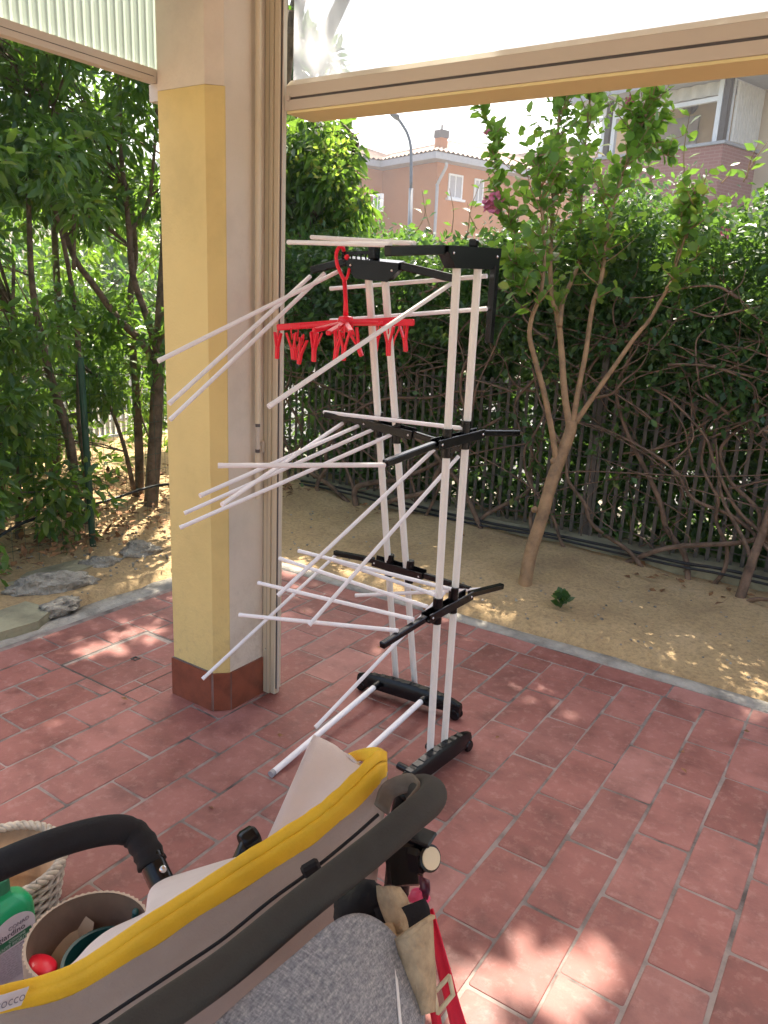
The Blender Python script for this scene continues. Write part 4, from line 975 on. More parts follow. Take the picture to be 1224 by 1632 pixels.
    # downpipe near the corner
    a = pl(699, 262, base+nR*.12, nR); bq = pl(697, 300, base+nR*.12, nR); q = Vector((bq.x, bq.y, 0)); top = pl(711, 258, base+nR*.6, nR)
    MB().tube(catmull([top, top+Vector((0, 0, -.25)), Vector((bq.x, bq.y, zE-1.0)), Vector((bq.x, bq.y, zE-1.6)), Vector((bq.x, bq.y, .2))], 5), .075, 8).build('downpipe', 'gutter', h, smooth=True)
    return h
salmon_house()
def balcony_house():
    c = D(1153, 229, 18); zP = c.z; base = Vector((c.x, c.y, 0)); h = empty('balcony_house', base, 'cream house with brick balcony and pale striped awnings at the upper right', 'house')
    # u = d2 to the left along the front, v = d1 away; wall plane at v = 1.5
    dv = 1.55; zF = zP-1.05; zC = pl(1165, 122, base, -d1).z
    fbox(MB(), base, d2, d1, (-8, dv, -.1), (4.45, dv+8, zC+.5)).build('wall', 'house_cream', h)
    b = MB(); 
    fbox(b, base, d2, d1, (0, 0, zF-.25), (4.45, .16, zP)); fbox(b, base, d2, d1, (0, .161, zF-.25), (.16, dv-.002, zP)); p = b.build('parapet', 'brick', h)
    me = p.data; uvl = me.uv_layers.new(name='UV')
    for poly in me.polygons:
        for li in poly.loop_indices:
            v = me.vertices[me.loops[li].vertex_index].co; uvl.data[li].uv = (v.dot(d2)+v.dot(d1), v.z)
    b = MB(); fbox(b, base, d2, d1, (-.06, -.06, zP+.002), (4.45, .2, zP+.07)); fbox(b, base, d2, d1, (-.06, .201, zP+.002), (.2, dv-.003, zP+.07)); b.build('coping', 'gutter', h)
    fbox(MB(), base, d2, d1, (.17, .17, zF-.25), (4.45, dv-.004, zF)).build('balcony_floor', 'house_cream', h)
    fbox(MB(), base, d2, d1, (-1.2, -.45, zC), (4.5, dv-.003, zC+.35)).build('ceiling_slab', 'shutter', h)
    fbox(MB(), base, d2, d1, (-1.3, -.55, zC+.352), (4.6, dv+2, zC+.55)).build('gutter', 'gutter', h)
    for u in (.05, 3.35): fbox(MB(), base, d2, d1, (u, .02, zP+.072), (u+.14, .16, zC-.002)).build('balcony_post', 'dark_metal', h)
    # white framed openings with rolled awnings
    for u0, u1 in ((.22, 3.3), (3.52, 4.4)):
        b = MB(); t = .12; z0, z1 = zP+.075, zC-.45
        for lo, hi in (((u0, .04, z0), (u0+t, .14, zC-.01)), ((u1-t, .04, z0), (u1, .14, zC-.01)), ((u0+t, .04, z1), (u1-t, .14, z1+.10))): fbox(b, base, d2, d1, lo, hi)
        b.build('balcony_frame', 'frame_white', h); b = MB(); rows = []
        for z in (z1+.14, zC-.02):
            r = []; 
            for i in range(49): u = u0+t+(u1-u0-2*t)*i/48; r.append(base+d2*u+d1*(.09+.035*math.sin(i*1.05))+UP*z)
            rows.append(r)
        b.sheet(rows, .01); b.build('rolled_awning', 'stripe', h)
    b = MB(); rows = []
    for z in (zP+.09, zC-.06):
        rows.append([base+d1*(.22+1.2*i/40)-d2*(.02+.035*(i % 4 > 1))+UP*z for i in range(41)])
    b.sheet(rows, .01); b.build('side_curtain', 'stripe', h)
    b = MB(); 
    for lo, hi in (((.03, .18, zP+.072), (.10, .24, zC-.003)), ((.03, 1.40, zP+.072), (.10, 1.46, zC-.003)), ((.03, .24, zC-.12), (.10, 1.40, zC-.003))): fbox(b, base, d2, d1, lo, hi)
    b.build('side_frame', 'frame_white', h)
    fbox(MB(), base, d2, d1, (1.7, dv-.05, zF+.0), (3.0, dv-.001, zF+2.15)).build('shutter', 'shutter', h)
    MB().lathe([(0, 0), (.2, .01), (.2, .06), (.12, .12), (0, .13)], base+d2*2.0+d1*(dv)+UP*(zP+1.35), -d1, 16).build('wall_lamp', 'dark_metal', h, smooth=True)
    q = base-d2*1.05+d1*(dv-.08); MB().tube([q+UP*.2, q+UP*(zC-.01)], .07, 8).build('downpipe', 'dark_metal', h, smooth=True)
balcony_house()
fh = empty('far_house', (D(925, 262, 60).x, D(925, 262, 60).y, 0), 'small pale far house glimpsed through the crape myrtle', 'house')
q = D(925, 262, 60); qb = Vector((q.x, q.y, 0)); fbox(MB(), qb, d1, d2, (-4, -3, -.1), (6, 4, q.z)).build('wall', 'house_cream', fh); fbox(MB(), qb, d1, d2, (-4.5, -3.5, q.z+.002), (6.5, 4.5, q.z+.4)).build('roof', 'roof', fh)
# street lamp
lb = D(655, 400, 24); lx, ly = lb.x, lb.y; lm = empty('street_lamp', (lx, ly, 0), 'tall grey street lamp with curved arm in front of salmon house', 'street lamp')
MB().tube([(lx, ly, 0), D(655, 300, 24)], [.09, .07], 10).build('pole', 'lamp_grey', lm, smooth=True)
MB().tube(catmull([D(655, 300, 24), D(655, 240, 24), D(650, 215, 24), D(640, 197, 24), D(633, 188, 24)], 5), .05, 8).build('arm', 'lamp_grey', lm, smooth=True)
a = D(636, 191, 24); c = D(622, 182, 24); MB().tube(catmull([a, a.lerp(c, .3)+UP*.04, c], 4), [.07, .16, .15, .05], 10, ell=(.5, 1)).build('lamp_head', 'lamp_grey', lm, smooth=True)
# far street trees closing the horizon behind the hedge
for i, (px, py, dd, s_, lab) in enumerate(((1000, 330, 13, .9, 'bushy street tree behind the hedge below the balcony'), (560, 390, 16, .8, 'small round tree beyond the road at left of the lamp'), (160, 480, 12, 1.2, 'leafy tree across the side lane behind left shrubs'), (40, 430, 11, 1.2, 'leafy tree far behind the left edge shrubs'))):
    q = D(px, py, dd); cr = [(q.x+rs.gauss(0, s_*.7), q.y+rs.gauss(0, s_*.7), max(.6, q.z+rs.gauss(-.4, s_*.6))) for _ in range(46)]
    shrub('street_tree', lab, (q.x, q.y, -.03), [([(q.x, q.y, -.03), (q.x+.05, q.y, q.z*.5), (q.x, q.y, q.z)], .09, .03)], cr, [rs.uniform(.2, .4) for _ in cr], 55, .13, mat='far_leaf', group='trees across the road', twigs=False)

# ================================================================== DRYING RACK
rk = empty('drying_rack', (-1.3, 2.25, 0), 'half collapsed tower drying rack with loose white tubes and black brackets', 'drying rack')
# right end frame: vertical plane through Rp with direction ru;  left end frame: plane y = LY
Rp = Vector((-1.10, 2.08, 0)); ru = Vector((.12, .993, 0)).normalized(); rn = Vector((ru.y, -ru.x, 0)); LY = 2.445; ln = Vector((0, 1, 0)); Lp = Vector((0, LY, 0))
RPL = lambda px, py: pl(px, py, Rp, rn)
ln = Vector((0, 1, .215)).normalized(); Lp = Vector((0, LY, .08))
LPL = lambda px, py: pl(px, py, Lp, ln)
def rod_(a, b, r, mat, name='tube', n=10): return MB().tube([a, b], r, n).build(name, mat, rk, auto=True)
# poles
PR = .0125
for (a, c) in (((685, 1204), (729, 412)), ((708, 1184), (763, 412))): rod_(RPL(*a), RPL(*c), PR, 'pole', 'pole')
for (a, c) in (((631, 1080), (587, 436)), ((661, 1090), (613, 436))): rod_(LPL(*a), LPL(*c), PR, 'pole', 'pole')
def arm(a, b, w, h, name, up=Vector((0, 0, 1)), bev=.003): return MB().bar(a, b, w, h, up, bev).build(name, 'black', rk)
def rivet(p, n): 
    return MB().lathe([(.0045, 0), (.0045, .002), (.002, .004)], p, n, 8).build('rivet', 'steel', rk, smooth=True)
rin = -rn if (CAM-Rp).dot(-rn) > 0 else rn       # side of the right frame that faces the camera
def bracket(P, poles, ends, la, ra, nface, name='bracket'):
    """P: plane function; poles: two pixels of the pole crossings; ends: two pixel ends of the middle plate; la/ra: outer arm tips"""
    e0, e1 = P(*ends[0]), P(*ends[1]); br = MB(); off = nface*.0
    for s_ in (1, -1): br.bar(e0+nface*.016*s_, e1+nface*.016*s_, .005, .030, UP, .0015)
    t = (e1-e0).normalized(); br.bar(e0+t*.002-UP*.012, e1-t*.002-UP*.012, .027, .006, UP)
    for q in poles:
        p = P(*q); br.tube([p+UP*.042, p-UP*.046], .0165, 12)
    o = br.build(name, 'black', rk, auto=True)
    for e_, tip in ((e0, la), (e1, ra)):
        if tip: arm(e_ if (tip[0]-0) else e_, P(*tip), .020, .021, 'folding_arm')
    for e_ in (e0, e1): rivet(e_.lerp((e0+e1)/2, .12)+nface*.0185, nface)
    return o
lf = -ln.copy()
# lower, middle tiers
bracket(RPL, ((697, 972), (722, 955)), ((678, 985), (748, 947)), (608, 1029), (800, 934), rin)
bracket(RPL, ((712, 705), (741, 692)), ((692, 709), (766, 690)), (613, 739), (826, 690), rin)
bracket(LPL, ((621, 900), (653, 910)), ((596, 893), (676, 917)), (533, 881), (750, 940), lf)
bracket(LPL, ((603, 676), (632, 685)), ((580, 672), (660, 692)), (518, 661), (735, 716), lf)
# top caps
def cap(P, a, b, nface, poles):
    A, B_ = P(*a), P(*b); c = MB(); t = (B_-A).normalized(); Ht = .052
    prof = [(0, -.004), (.02, .0), (.03, -.0)]
    L = (B_-A).length; pts = [(0, .012), (0, -.006), (.04, -Ht+.004), (L-.04, -Ht+.004), (L, -.012), (L, .012)]
    n = len(pts); vs = [A+t*u+UP*z+nface*.02 for u, z in pts]+[A+t*u+UP*z-nface*.02 for u, z in pts]
    c.add(vs, [tuple(range(n)), tuple(range(2*n-1, n-1, -1))]+[(i, n+i, n+(i+1) % n, (i+1) % n) for i in range(n)])
    o = c.build('top_cap', 'black', rk); rivet(A+t*.022-UP*.008+nface*.0205, nface); rivet(B_-t*.022-UP*.012+nface*.0205, nface); return A, B_
A, B_ = cap(RPL, (706, 398), (790, 403), rin, None); arm(A, RPL(617, 400), .024, .026, 'folding_arm'); arm(B_-UP*.01, RPL(779, 547), .022, .024, 'folding_arm', up=ru)
MB().box((-.012, -.012, 0), (.012, .012, .022), Matrix.Translation(A.lerp(B_, .55)+UP*.012), .004).build('locking_knob', 'black', rk)
A2, B2 = cap(LPL, (556, 416), (640, 424), lf, None); arm(A2, LPL(497, 431), .022, .024, 'folding_arm'); arm(B2, LPL(723, 444), .022, .024, 'folding_arm')
MB().box((-.014, -.016, 0), (.014, .016, .045), Matrix.Translation(A2.lerp(B2, .48)+UP*.012), .003).build('locking_knob', 'black', rk)
# hook comb on the left cap
cb = MB(); ca = LPL(600, 402); cbx = LPL(546, 404); cb.bar(ca, cbx, .012, .010)
for i in range(7):
    p = cbx.lerp(ca, (i+.3)/7.2); cb.tube(catmull([p, p+Vector((-.004, -.003, -.012)), p+Vector((.002, -.005, -.024)), p+Vector((.010, -.006, -.022))], 4), .003, 6)
cb.build('hook_comb', 'black', rk, smooth=False)
# loose tubes: attached end on a frame, free end
TR = .0068; LT = .66
def loose(att, end, near=True, L=LT, r=TR, mat='tube'):
    e_ = freeend(att, end[0], end[1], L, near); o = rod_(att, e_, r, mat, 'tube'); d = (e_-att).normalized()
    MB().tube([e_-d*.012, e_+d*.001], r*1.08, 10).build('end_cap', 'tube', o, auto=True); return o
loose(RPL(622, 398)+UP*.012, (460, 386), False, .5); loose(RPL(660, 397)+UP*.014, (497, 378), False, .62)
for a, c in (((545, 427), (253, 575)), ((519, 432), (271, 669)), ((496, 437), (270, 643))): loose(LPL(*a)-UP*.006+lf*.006, c, True, .72)
loose(LPL(722, 450), (428, 648), True, .72)
loose(RPL(776, 440), (527, 460), False, .60); loose(RPL(776, 492), (527, 511), False, .60)
loose(RPL(738, 688)+UP*.01, (517, 657), False, .66)
for a, c in (((548, 671), (354, 804)), ((573, 675), (319, 790)), ((598, 680), (294, 818)), ((628, 688), (287, 841))): loose(LPL(*a)-UP*.006+lf*.008, c, True, .68)
aq = RPL(614, 741); loose(aq, (348, 742), True, (D(348, 742, depth(aq)*.97)-aq).length)
loose(LPL(692, 716), (443, 949), True, .70); loose(LPL(731, 727), (493, 996), True, .70)
for a, c in (((719, 942), (476, 878)), ((694, 951), (520, 889)), ((681, 970), (446, 890)), ((659, 990), (412, 929)), ((634, 1008), (382, 980))): loose(RPL(*a)+UP*.006, c, False, .60)
loose(RPL(785, 935)-UP*.008, (567, 949), False, .55)
loose(LPL(536, 884), (323, 1082), True, .70)
loose(LPL(716, 936), (503, 1159), True, .70)
# feet
def foot(P0, P1, nface, name='foot'):
    P0 = Vector(P0); P1 = Vector(P1); t = (P1-P0).normalized(); L = (P1-P0).length; b = MB(); n = 15; w = .023; rows = []
    prof = lambda u: .052+.040*min(1, math.sin(math.pi*min(1, max(0, .02+u*.96)))**.35)
    for i in range(n):
        u = i/(n-1); c = P0+t*(L*u); zt_ = prof(u); zb_ = .030 if 0.12 < u < .88 else .022; s_ = nface
        wu = w*(.55+.45*min(1, 4*u, 4*(1-u)))
        ring = [c+s_*wu+UP*zb_, c+s_*wu*1.05+UP*(zt_-.016), c+s_*wu*.6+UP*zt_, c-s_*wu*.6+UP*zt_, c-s_*wu*1.05+UP*(zt_-.016), c-s_*wu+UP*zb_]
        rows.append(ring+[ring[0]])
    b.grid(rows); k = 7; b.f.append(tuple(range(0, 6))); b.f.append(tuple((n-1)*k+i for i in range(5, -1, -1)))
    o = b.build(name, 'black', rk, auto=True); r = MB()
    for i in range(9):
        u = .16+.085*i; c = P0+t*(L*u)+UP*(prof(u)+.0005); r.bar(c-t*.010, c+t*.010, .026, .003, UP, .001)
    r.build('ridge', 'black', o)
    for u in (.04, .96):
        c = P0+t*(L*u); w_ = MB()
        for s_ in (-1, 1): w_.lathe([(.0, -.007), (.018, -.007), (.022, -.003), (.022, .003), (.018, .007), (0, .007)], c+nface*.013*s_+UP*.0225, nface, 16)
        w_.tube([c+UP*.02, c+UP*.05], .009, 8); w_.build('castor', 'black', o, auto=True)
    return o, prof
Fl0 = gz(572, 1072, .07); Fl1 = gz(735, 1122, .07); Fl0.z = Fl1.z = 0; foot(Fl0, Fl1, Vector((0, -1, 0)))
Fr0 = gz(632, 1248, .07); Fr1 = gz(748, 1165, .07); Fr0.z = Fr1.z = 0; foot(Fr0, Fr1, rin)
lbp = gz(689, 1094, .07); MB().bar(lbp+lf*.026-Vector((.02, 0, .0)), lbp+lf*.026+Vector((.02, 0, 0)), .001, .028).build('paper_label', 'label', rk)
sv = Vector((-ru.y, ru.x, 0))
for t_ in (.20, .58):
    p = Fr0.lerp(Fr1, t_)+UP*.066; MB().tube([p, p+sv*.06], .0125, 12).build('socket', 'black', rk, auto=True)
for (a, c) in (((600, 1092), (432, 1234)), ((675, 1114), (515, 1262))):
    p = gz(*a, .06); e_ = gz(*c, .012); d = (e_-p).normalized(); rod_(p, e_, .0112, 'tube', 'base_rail', 12)
    MB().tube([p-d*.03, p+d*.022], .0145, 12).build('socket', 'black', rk, auto=True); o = MB().tube([e_-d*.014, e_+d*.0015], .0118, 12).build('end_cap', 'gutter', rk, auto=True)

# ================================================================== RED PEG HANGER
hk = LPL(540, 400)+Vector((0, -.03, 0)); hh = depth(hk); Hd = lambda px, py, dz=0: D(px, py, hh+dz)
hg = empty('peg_hanger', Hd(551, 512), 'red plastic octopus hanger with small pegs hooked on the rack top', 'peg hanger')
MB().tube(catmull([Hd(548, 400, .01), Hd(546, 394), Hd(540, 395), Hd(536, 405), Hd(537, 420), Hd(541, 431), Hd(546, 442), Hd(549, 448)], 4), .0062, 8).build('hook', 'red', hg, smooth=True)
MB().tube(catmull([Hd(557, 428), Hd(554, 440), Hd(549, 448)], 4), .005, 8).build('hook', 'red', hg, smooth=True)
MB().lathe([(0, -.01), (.009, -.006), (.009, .006), (0, .01)], Hd(553, 410), ray(553, 410), 10).build('knob', 'red', hg, smooth=True)
MB().tube([Hd(549, 446), Hd(551, 480), Hd(551, 506)], [.0075, .007, .009], 8, ell=(1, .7)).build('stem', 'red', hg, smooth=True)
hub = Hd(551, 514); MB().lathe([(.006, .022), (.022, .018), (.028, .0), (.024, -.02), (.010, -.03)], hub, UP, 14).build('hub', 'red', hg, auto=True)
def peg(p, tilt, yaw):
    b = MB(); rotm = (Matrix.Rotation(yaw, 3, 'Z') @ Matrix.Rotation(tilt, 3, 'Y'))*1.4
    for s_ in (-1, 1):
        A_ = Vector((0, s_*.006, .0)); Bm = Vector((0, s_*.0035, -.022)); C_ = Vector((0, s_*.013, -.058))
        b.bar(p+rotm @ Vector((s_*.012, 0, 0)), p+rotm @ Vector((s_*.0025, 0, -.034)), .011, .006, rotm @ Vector((1, 0, 0)), .001)
        b.bar(p+rotm @ Vector((s_*.0025, 0, -.034)), p+rotm @ Vector((s_*.002, 0, -.062)), .011, .0065, rotm @ Vector((1, 0, 0)), .001)
    b.tube(catmull([p+rotm @ Vector((0, 0, -.016)), p+Vector((0, 0, .004)), p+Vector((0, 0, .016))], 3), .0022, 6); return b.build('peg', 'red', hg)
arms = [((442, 522), .10), ((660, 514), -.08), ((487, 521), .16), ((500, 527), -.16), ((632, 512), .16), ((600, 510), .2), ((607, 515), -.18), ((523, 531), -.2), ((560, 530), -.22), ((478, 520), .05), ((640, 508), .02)]
for (px, py), dz in arms:
    e_ = Hd(px, py, dz); s_ = hub.lerp(e_, .1); MB().bar(s_, e_, .016, .021 if dz in (.10, -.08) else .014, UP, .003).build('arm', 'red', hg)
for px, py, dz, tl, yw in ((443, 530, .10, .05, .3), (464, 530, .05, -.1, .9), (475, 533, .16, .1, 1.4), (484, 540, .08, .25, .4), (501, 530, -.16, 0, .2), (505, 529, -.1, .1, 1.2), (540, 528, -.2, .15, .3), (549, 527, -.22, 0, .8), (562, 525, -.1, -.45, .5), (603, 520, .2, .1, .3), (619, 520, -.18, -.05, .7), (629, 521, .16, .1, 1.2), (643, 517, .02, -.18, .4)):
    peg(Hd(px, py, dz), tl, yw-.5)

# ================================================================== STROLLER
st = empty('stroller', (-.62, .42, 0), 'stroller with yellow edged beige seat and grey foam handlebar', 'stroller')
def cpx(pts, n=6): return [tuple(v) for v in catmull([Vector((a, c, d)) for a, c, d in pts], n)]
def DD(t): return D(t[0], t[1], t[2])
# handlebar
hpath = [DD(t) for t in cpx([(-60, 1830, .56), (90, 1732, .585), (232, 1632, .625), (360, 1543, .68), (480, 1444, .735), (590, 1357, .785), (650, 1306, .82), (684, 1277, .855), (688, 1262, .90), (670, 1256, .95), (650, 1266, 1.0)], 7)]
MB().tube(hpath, .0168, 20).build('handlebar', 'foam', st, smooth=True)
side = [DD(t) for t in cpx([(655, 1258, .97), (645, 1290, 1.0), (638, 1360, 1.02), (630, 1440, 1.05), (622, 1520, 1.10)], 5)]
down = side[-1]; wheelR = Vector((down.x+.02, down.y+.0, .10))
MB().tube(side+[Vector((down.x, down.y, .45)), wheelR], .018, 10, ell=(1, .7)).build('frame_tube', 'black', st, smooth=True)
hubc = D(662, 1362, .985)
hb_ = MB(); hx = ray(662, 1362).normalized(); hr = hx.cross(UP).normalized()
hb_.bar(D(640, 1330, .985), D(648, 1402, .99), .042, .045, hr, .006); hb_.bar(D(645, 1322, .98), D(690, 1340, .965), .030, .006, UP, .002);
hb_.bar(D(655, 1360, .98), D(683, 1368, .965), .034, .036, UP, .006); hb_.build('folding_joint', 'black', st, auto=True)
dn = (CAM - D(687, 1368, .96)).normalized()*.8 + hr*.6
dk = MB(); dk.lathe([(.0165, -.012), (.0165, 0), (.013, .001)], D(686, 1368, .96), dn, 22).build('joint_ring', 'black', st, auto=True)
MB().lathe([(.0135, .0008), (.0135, .0025), (.0, .003)], D(686, 1368, .96), dn, 22).build('joint_button', 'buckle', st, smooth=False)
# rim band
ST = [(-60, 1594, 1632, .775), (0, 1575, 1612, .79), (115, 1540, 1580, .82), (229, 1464, 1514, .85), (300, 1419, 1468, .87), (383, 1364, 1415, .89), (474, 1306, 1358, .915), (520, 1273, 1324, .93), (566, 1229, 1285, .95), (597, 1198, 1255, .97), (612, 1200, 1238, 1.0)]
tops = cpx([(a, t, d) for a, t, b_, d in ST], 5); bots = cpx([(a, b_, d) for a, t, b_, d in ST], 5)
def band_pt(i, v):
    a, c = tops[i], bots[i]; px = a[0]*(1-v)+c[0]*v; py = a[1]*(1-v)+c[1]*v; dd = a[2]-.007*math.sin(math.pi*v)
    puck = .0016*math.sin(i*1.9)*math.sin(math.pi*v)*(1 if i > 25 else .4)
    if abs(v-.33) < .04: dd += .003
    return D(px, py, dd+puck)
vv = [0, .06, .16, .28, .32, .36, .46, .6, .75, .88, .96, 1.0]
rows = [[band_pt(i, v) for v in vv] for i in range(len(tops))]
MB().sheet(rows, -.004).build('rim_band', 'rim', st, smooth=True)
lt_ = cpx([(611, 1199, 1.0), (596, 1192, 1.05), (570, 1196, 1.10), (540, 1210, 1.14), (500, 1240, 1.17)], 4); lb_ = cpx([(612, 1243, 1.0), (600, 1225, 1.05), (575, 1213, 1.10), (548, 1226, 1.14), (505, 1256, 1.17)], 4)
MB().sheet([[D(a[0]*(1-v)+c[0]*v, a[1]*(1-v)+c[1]*v, a[2]) for v in (0, .25, .5, .75, 1)] for a, c in zip(lt_, lb_)], -.005).build('rim_band', 'rim', st, smooth=True)
# outer shell under the band
SB = [(-60, 1800), (0, 1790), (115, 1770), (229, 1700), (300, 1660), (383, 1612), (474, 1545), (520, 1510), (566, 1465), (590, 1420), (602, 1330)]
sbp = cpx([(a, c, ST[i][3]+.02) for i, (a, c) in enumerate(SB)], 5); rows = []
for i, (c, e_) in enumerate(zip(bots, sbp)):
    r = []
    for k in range(13):
        v = k/12; px = c[0]*(1-v)+e_[0]*v; py = (c[1]-8)*(1-v)+e_[1]*v; dd = c[2]+.004+.05*v-.03*math.sin(math.pi*v)+.0012*math.sin(i*.8+k)
        r.append(D(px, py, dd))
    rows.append(r)
MB().sheet(rows, -.006).build('seat_shell', 'seat', st, smooth=True)
sm = [D(t[0], t[1], t[2]-.022) for t in cpx([(0, 1700, .785), (120, 1650, .80), (206, 1596, .82), (300, 1534, .842), (360, 1493, .858), (430, 1436, .875), (500, 1385, .895), (560, 1336, .92), (603, 1298, .945)], 5)]
MB().tube(sm, .0022, 6).build('piping', 'black_cloth', st, smooth=True)
MB().bar(D(482, 1392, .868), D(509, 1376, .872), .012, .016, UP, .003).build('clip', 'black_cloth', st)
tgp = D(-14, 1620, .765); tgq = D(47, 1574, .795); 
tg_rows = [[D(a, c, d) for a, c, d in ((-30, 1590, .762), (5, 1585, .772), (46, 1572, .788))], [D(a, c, d) for a, c, d in ((-30, 1620, .756), (3, 1612, .766), (33, 1602, .778))]]
tg_rows = list(map(list, tg_rows)); tagm = MB().sheet(tg_rows, .0015).build('sewn_tag', 'label', st)
o_ = D(2, 1608, .7665)+(CAM-D(2, 1608, .7665)).normalized()*.003; ux_ = (D(33, 1596, .781)-D(2, 1608, .7685)).normalized(); uz_ = (CAM-o_).normalized(); uy_ = uz_.cross(ux_).normalized(); ux_ = uy_.cross(uz_)
text_mesh('cocco', .0115, 'ink_grey', 'tag_lettering', tagm, o_-ux_*.006, ux_, uy_, shear=.3)
# inner cushion lobes
def lobe(sts, name, bulge=.03, ext=.06):
    rows = []
    for (n_, f_) in sts:
        a = D(*n_); c = D(*f_); r = []
        for k in range(9):
            v = k/8; p = a.lerp(c, v); p = p + (CAM-p).normalized()*bulge*math.sin(math.pi*min(1, v*.8+.1)); r.append(p)
        r.append(c+Vector((-.01, .005, -ext*.5))); r.append(c+Vector((-.005, .0, -ext))); rows.append(r)
    MB().sheet(rows, -.008).build(name, 'seat_in', st, smooth=True)
def interp(sts, n=5): 
    A_ = cpx([s[0] for s in sts], n); B2_ = cpx([s[1] for s in sts], n); return list(zip(A_, B2_))
lobe(interp([((60, 1565, .84), (80, 1560, .87)), ((112, 1545, .85), (116, 1534, .90)), ((144, 1528, .86), (144, 1504, .93)), ((176, 1508, .87), (176, 1480, .95)), ((215, 1485, .87), (229, 1455, .96)), ((260, 1455, .88), (262, 1430, .97))]), 'seat_cushion', .015)
lobe(interp([((228, 1478, .88), (232, 1455, .95)), ((236, 1472, .88), (238, 1420, .99)), ((255, 1460, .885), (259, 1402, 1.01)), ((300, 1432, .89), (294, 1390, 1.03)), ((360, 1395, .91), (360, 1370, 1.04)), ((430, 1350, .92), (432, 1350, 1.05)), ((500, 1310, .94), (500, 1300, 1.06))]), 'seat_cushion', .025)
# raised pale flap
fl = []
Lc = cpx([(392, 1400, .95), (420, 1348, .98), (458, 1264, 1.03), (494, 1182, 1.09), (500, 1175, 1.10)], 5); Rc = cpx([(540, 1330, .96), (566, 1290, .98), (585, 1255, 1.02), (588, 1232, 1.06), (560, 1204, 1.09)], 5)
for a, c in zip(Lc, Rc):
    fl.append([D(a[0]*(1-v)+c[0]*v, a[1]*(1-v)+c[1]*v, a[2]*(1-v)+c[2]*v+.018*math.sin(math.pi*v)) for v in [k/8 for k in range(9)]])
MB().sheet(fl, -.004).build('seat_flap', 'seat_in', st, smooth=True)
# bumper bar
bp = [D(*t) for t in cpx([(-140, 1435, .96), (-60, 1405, .98), (40, 1362, 1.0), (120, 1334, 1.03), (180, 1322, 1.05), (212, 1328, 1.06), (232, 1352, 1.05), (243, 1378, 1.04)], 6)]
wob = [.0195*(1+(.05*math.sin(i*1.7) if i > 28 else 0)) for i in range(len(bp))]
MB().tube(bp, wob, 16).build('bumper_bar', 'black_cloth', st, smooth=True)
MB().tube([D(239, 1366, 1.042), D(252, 1395, 1.03), D(266, 1424, 1.02)], .0175, 14, ell=(1, .75)).build('bumper_joint', 'black', st, auto=True)
MB().lathe([(.005, 0), (.005, .002), (.002, .004)], D(260, 1385, 1.015), CAM-D(260, 1383, 1.02), 10).build('screw', 'steel', st, smooth=True)
MB().lathe([(.0, -.014), (.016, -.014), (.019, -.008), (.019, .008), (.014, .014), (0, .014)], D(398, 1338, 1.2), Vector((.3, .9, .2)), 18).build('far_joint', 'black', st, auto=True)
MB().tube([D(402, 1330, 1.2), D(385, 1368, 1.19), D(370, 1410, 1.2)], .014, 8).build('frame_tube', 'black', st, smooth=True)
# chassis below
fwd = Vector((-.96, .28, 0)); lat = Vector((.28, .96, 0)); hubs = []
rearR = wheelR; rearL = rearR - lat*.52; frontR = rearR + fwd*.36 - lat*.06; frontL = rearL + fwd*.36 + lat*.06
for c in (rearR, rearL, frontR, frontL):
    c = Vector((c.x, c.y, .09)); w_ = MB(); w_.lathe([(.055, -.014), (.072, -.02), (.088, -.012), (.088, .012), (.072, .02), (.055, .014)], c, lat, 24); t_ = w_.build('wheel', 'black', st, auto=True)
    r_ = MB(); r_.lathe([(0, -.015), (.02, -.015), (.054, -.010), (.054, .010), (.02, .015), (0, .015)], c, lat, 20); r_.build('wheel_rim', 'gutter', t_, auto=True)
lh = Vector(hpath[0])
MB().tube(catmull([lh, lh+fwd*.1+Vector((0, 0, -.15)), rearL+Vector((0, 0, .35)), rearL], 5), .016, 8).build('frame_tube', 'black', st, smooth=True)
for a, c in ((rearR+Vector((0, 0, .45)), frontR), (rearL+Vector((0, 0, .45)), frontL)): MB().tube([a, c+Vector((0, 0, .02))], .014, 8).build('frame_tube', 'black', st, smooth=True)
MB().tube([rearR, rearL], .011, 8).build('axle', 'black', st, smooth=True); MB().tube([frontR, frontL], .011, 8).build('axle', 'black', st, smooth=True)
sc = (rearR+rearL+frontR+frontL)/4
MB().box((-.14, -.20, -.004), (.14, .20, .10), Matrix.Translation((sc.x, sc.y, .22)) @ Matrix.Rotation(math.atan2(fwd.y, fwd.x), 4, 'Z'), .03).build('storage_basket', 'black_cloth', st)
for a in (rearR+Vector((0, 0, .45)), rearL+Vector((0, 0, .35))): MB().tube([a, Vector((sc.x+.05, sc.y, .60))], .014, 8).build('frame_tube', 'black', st, smooth=True)

# ================================================================== BAG ON THE HANDLE
bag = empty('changing_bag', D(560, 1560, .68), 'grey melange bag with beige linen pockets hung on the handlebar', 'bag')
TC = cpx([(280, 1705, .64), (335, 1655, .65), (395, 1600, .67), (470, 1535, .70), (545, 1470, .735), (592, 1474, .75), (630, 1515, .75), (650, 1560, .745)], 6)
BC = cpx([(300, 1860, .60), (350, 1870, .60), (420, 1880, .61), (500, 1885, .625), (570, 1880, .64), (620, 1860, .66), (655, 1800, .68), (668, 1680, .70)], 6)
def bagp(i, v, lift=0.0):
    a, c = TC[i], BC[i]; n = len(TC)-1; u = i/n
    dd = a[2]*(1-v)+c[2]*v - .035*math.sin(math.pi*u)**.7*math.sin(math.pi*min(1, .08+v*.92)) - lift + .0025*math.sin(u*9+v*5)*math.sin(v*6)
    return D(a[0]*(1-v)+c[0]*v, a[1]*(1-v)+c[1]*v, dd)
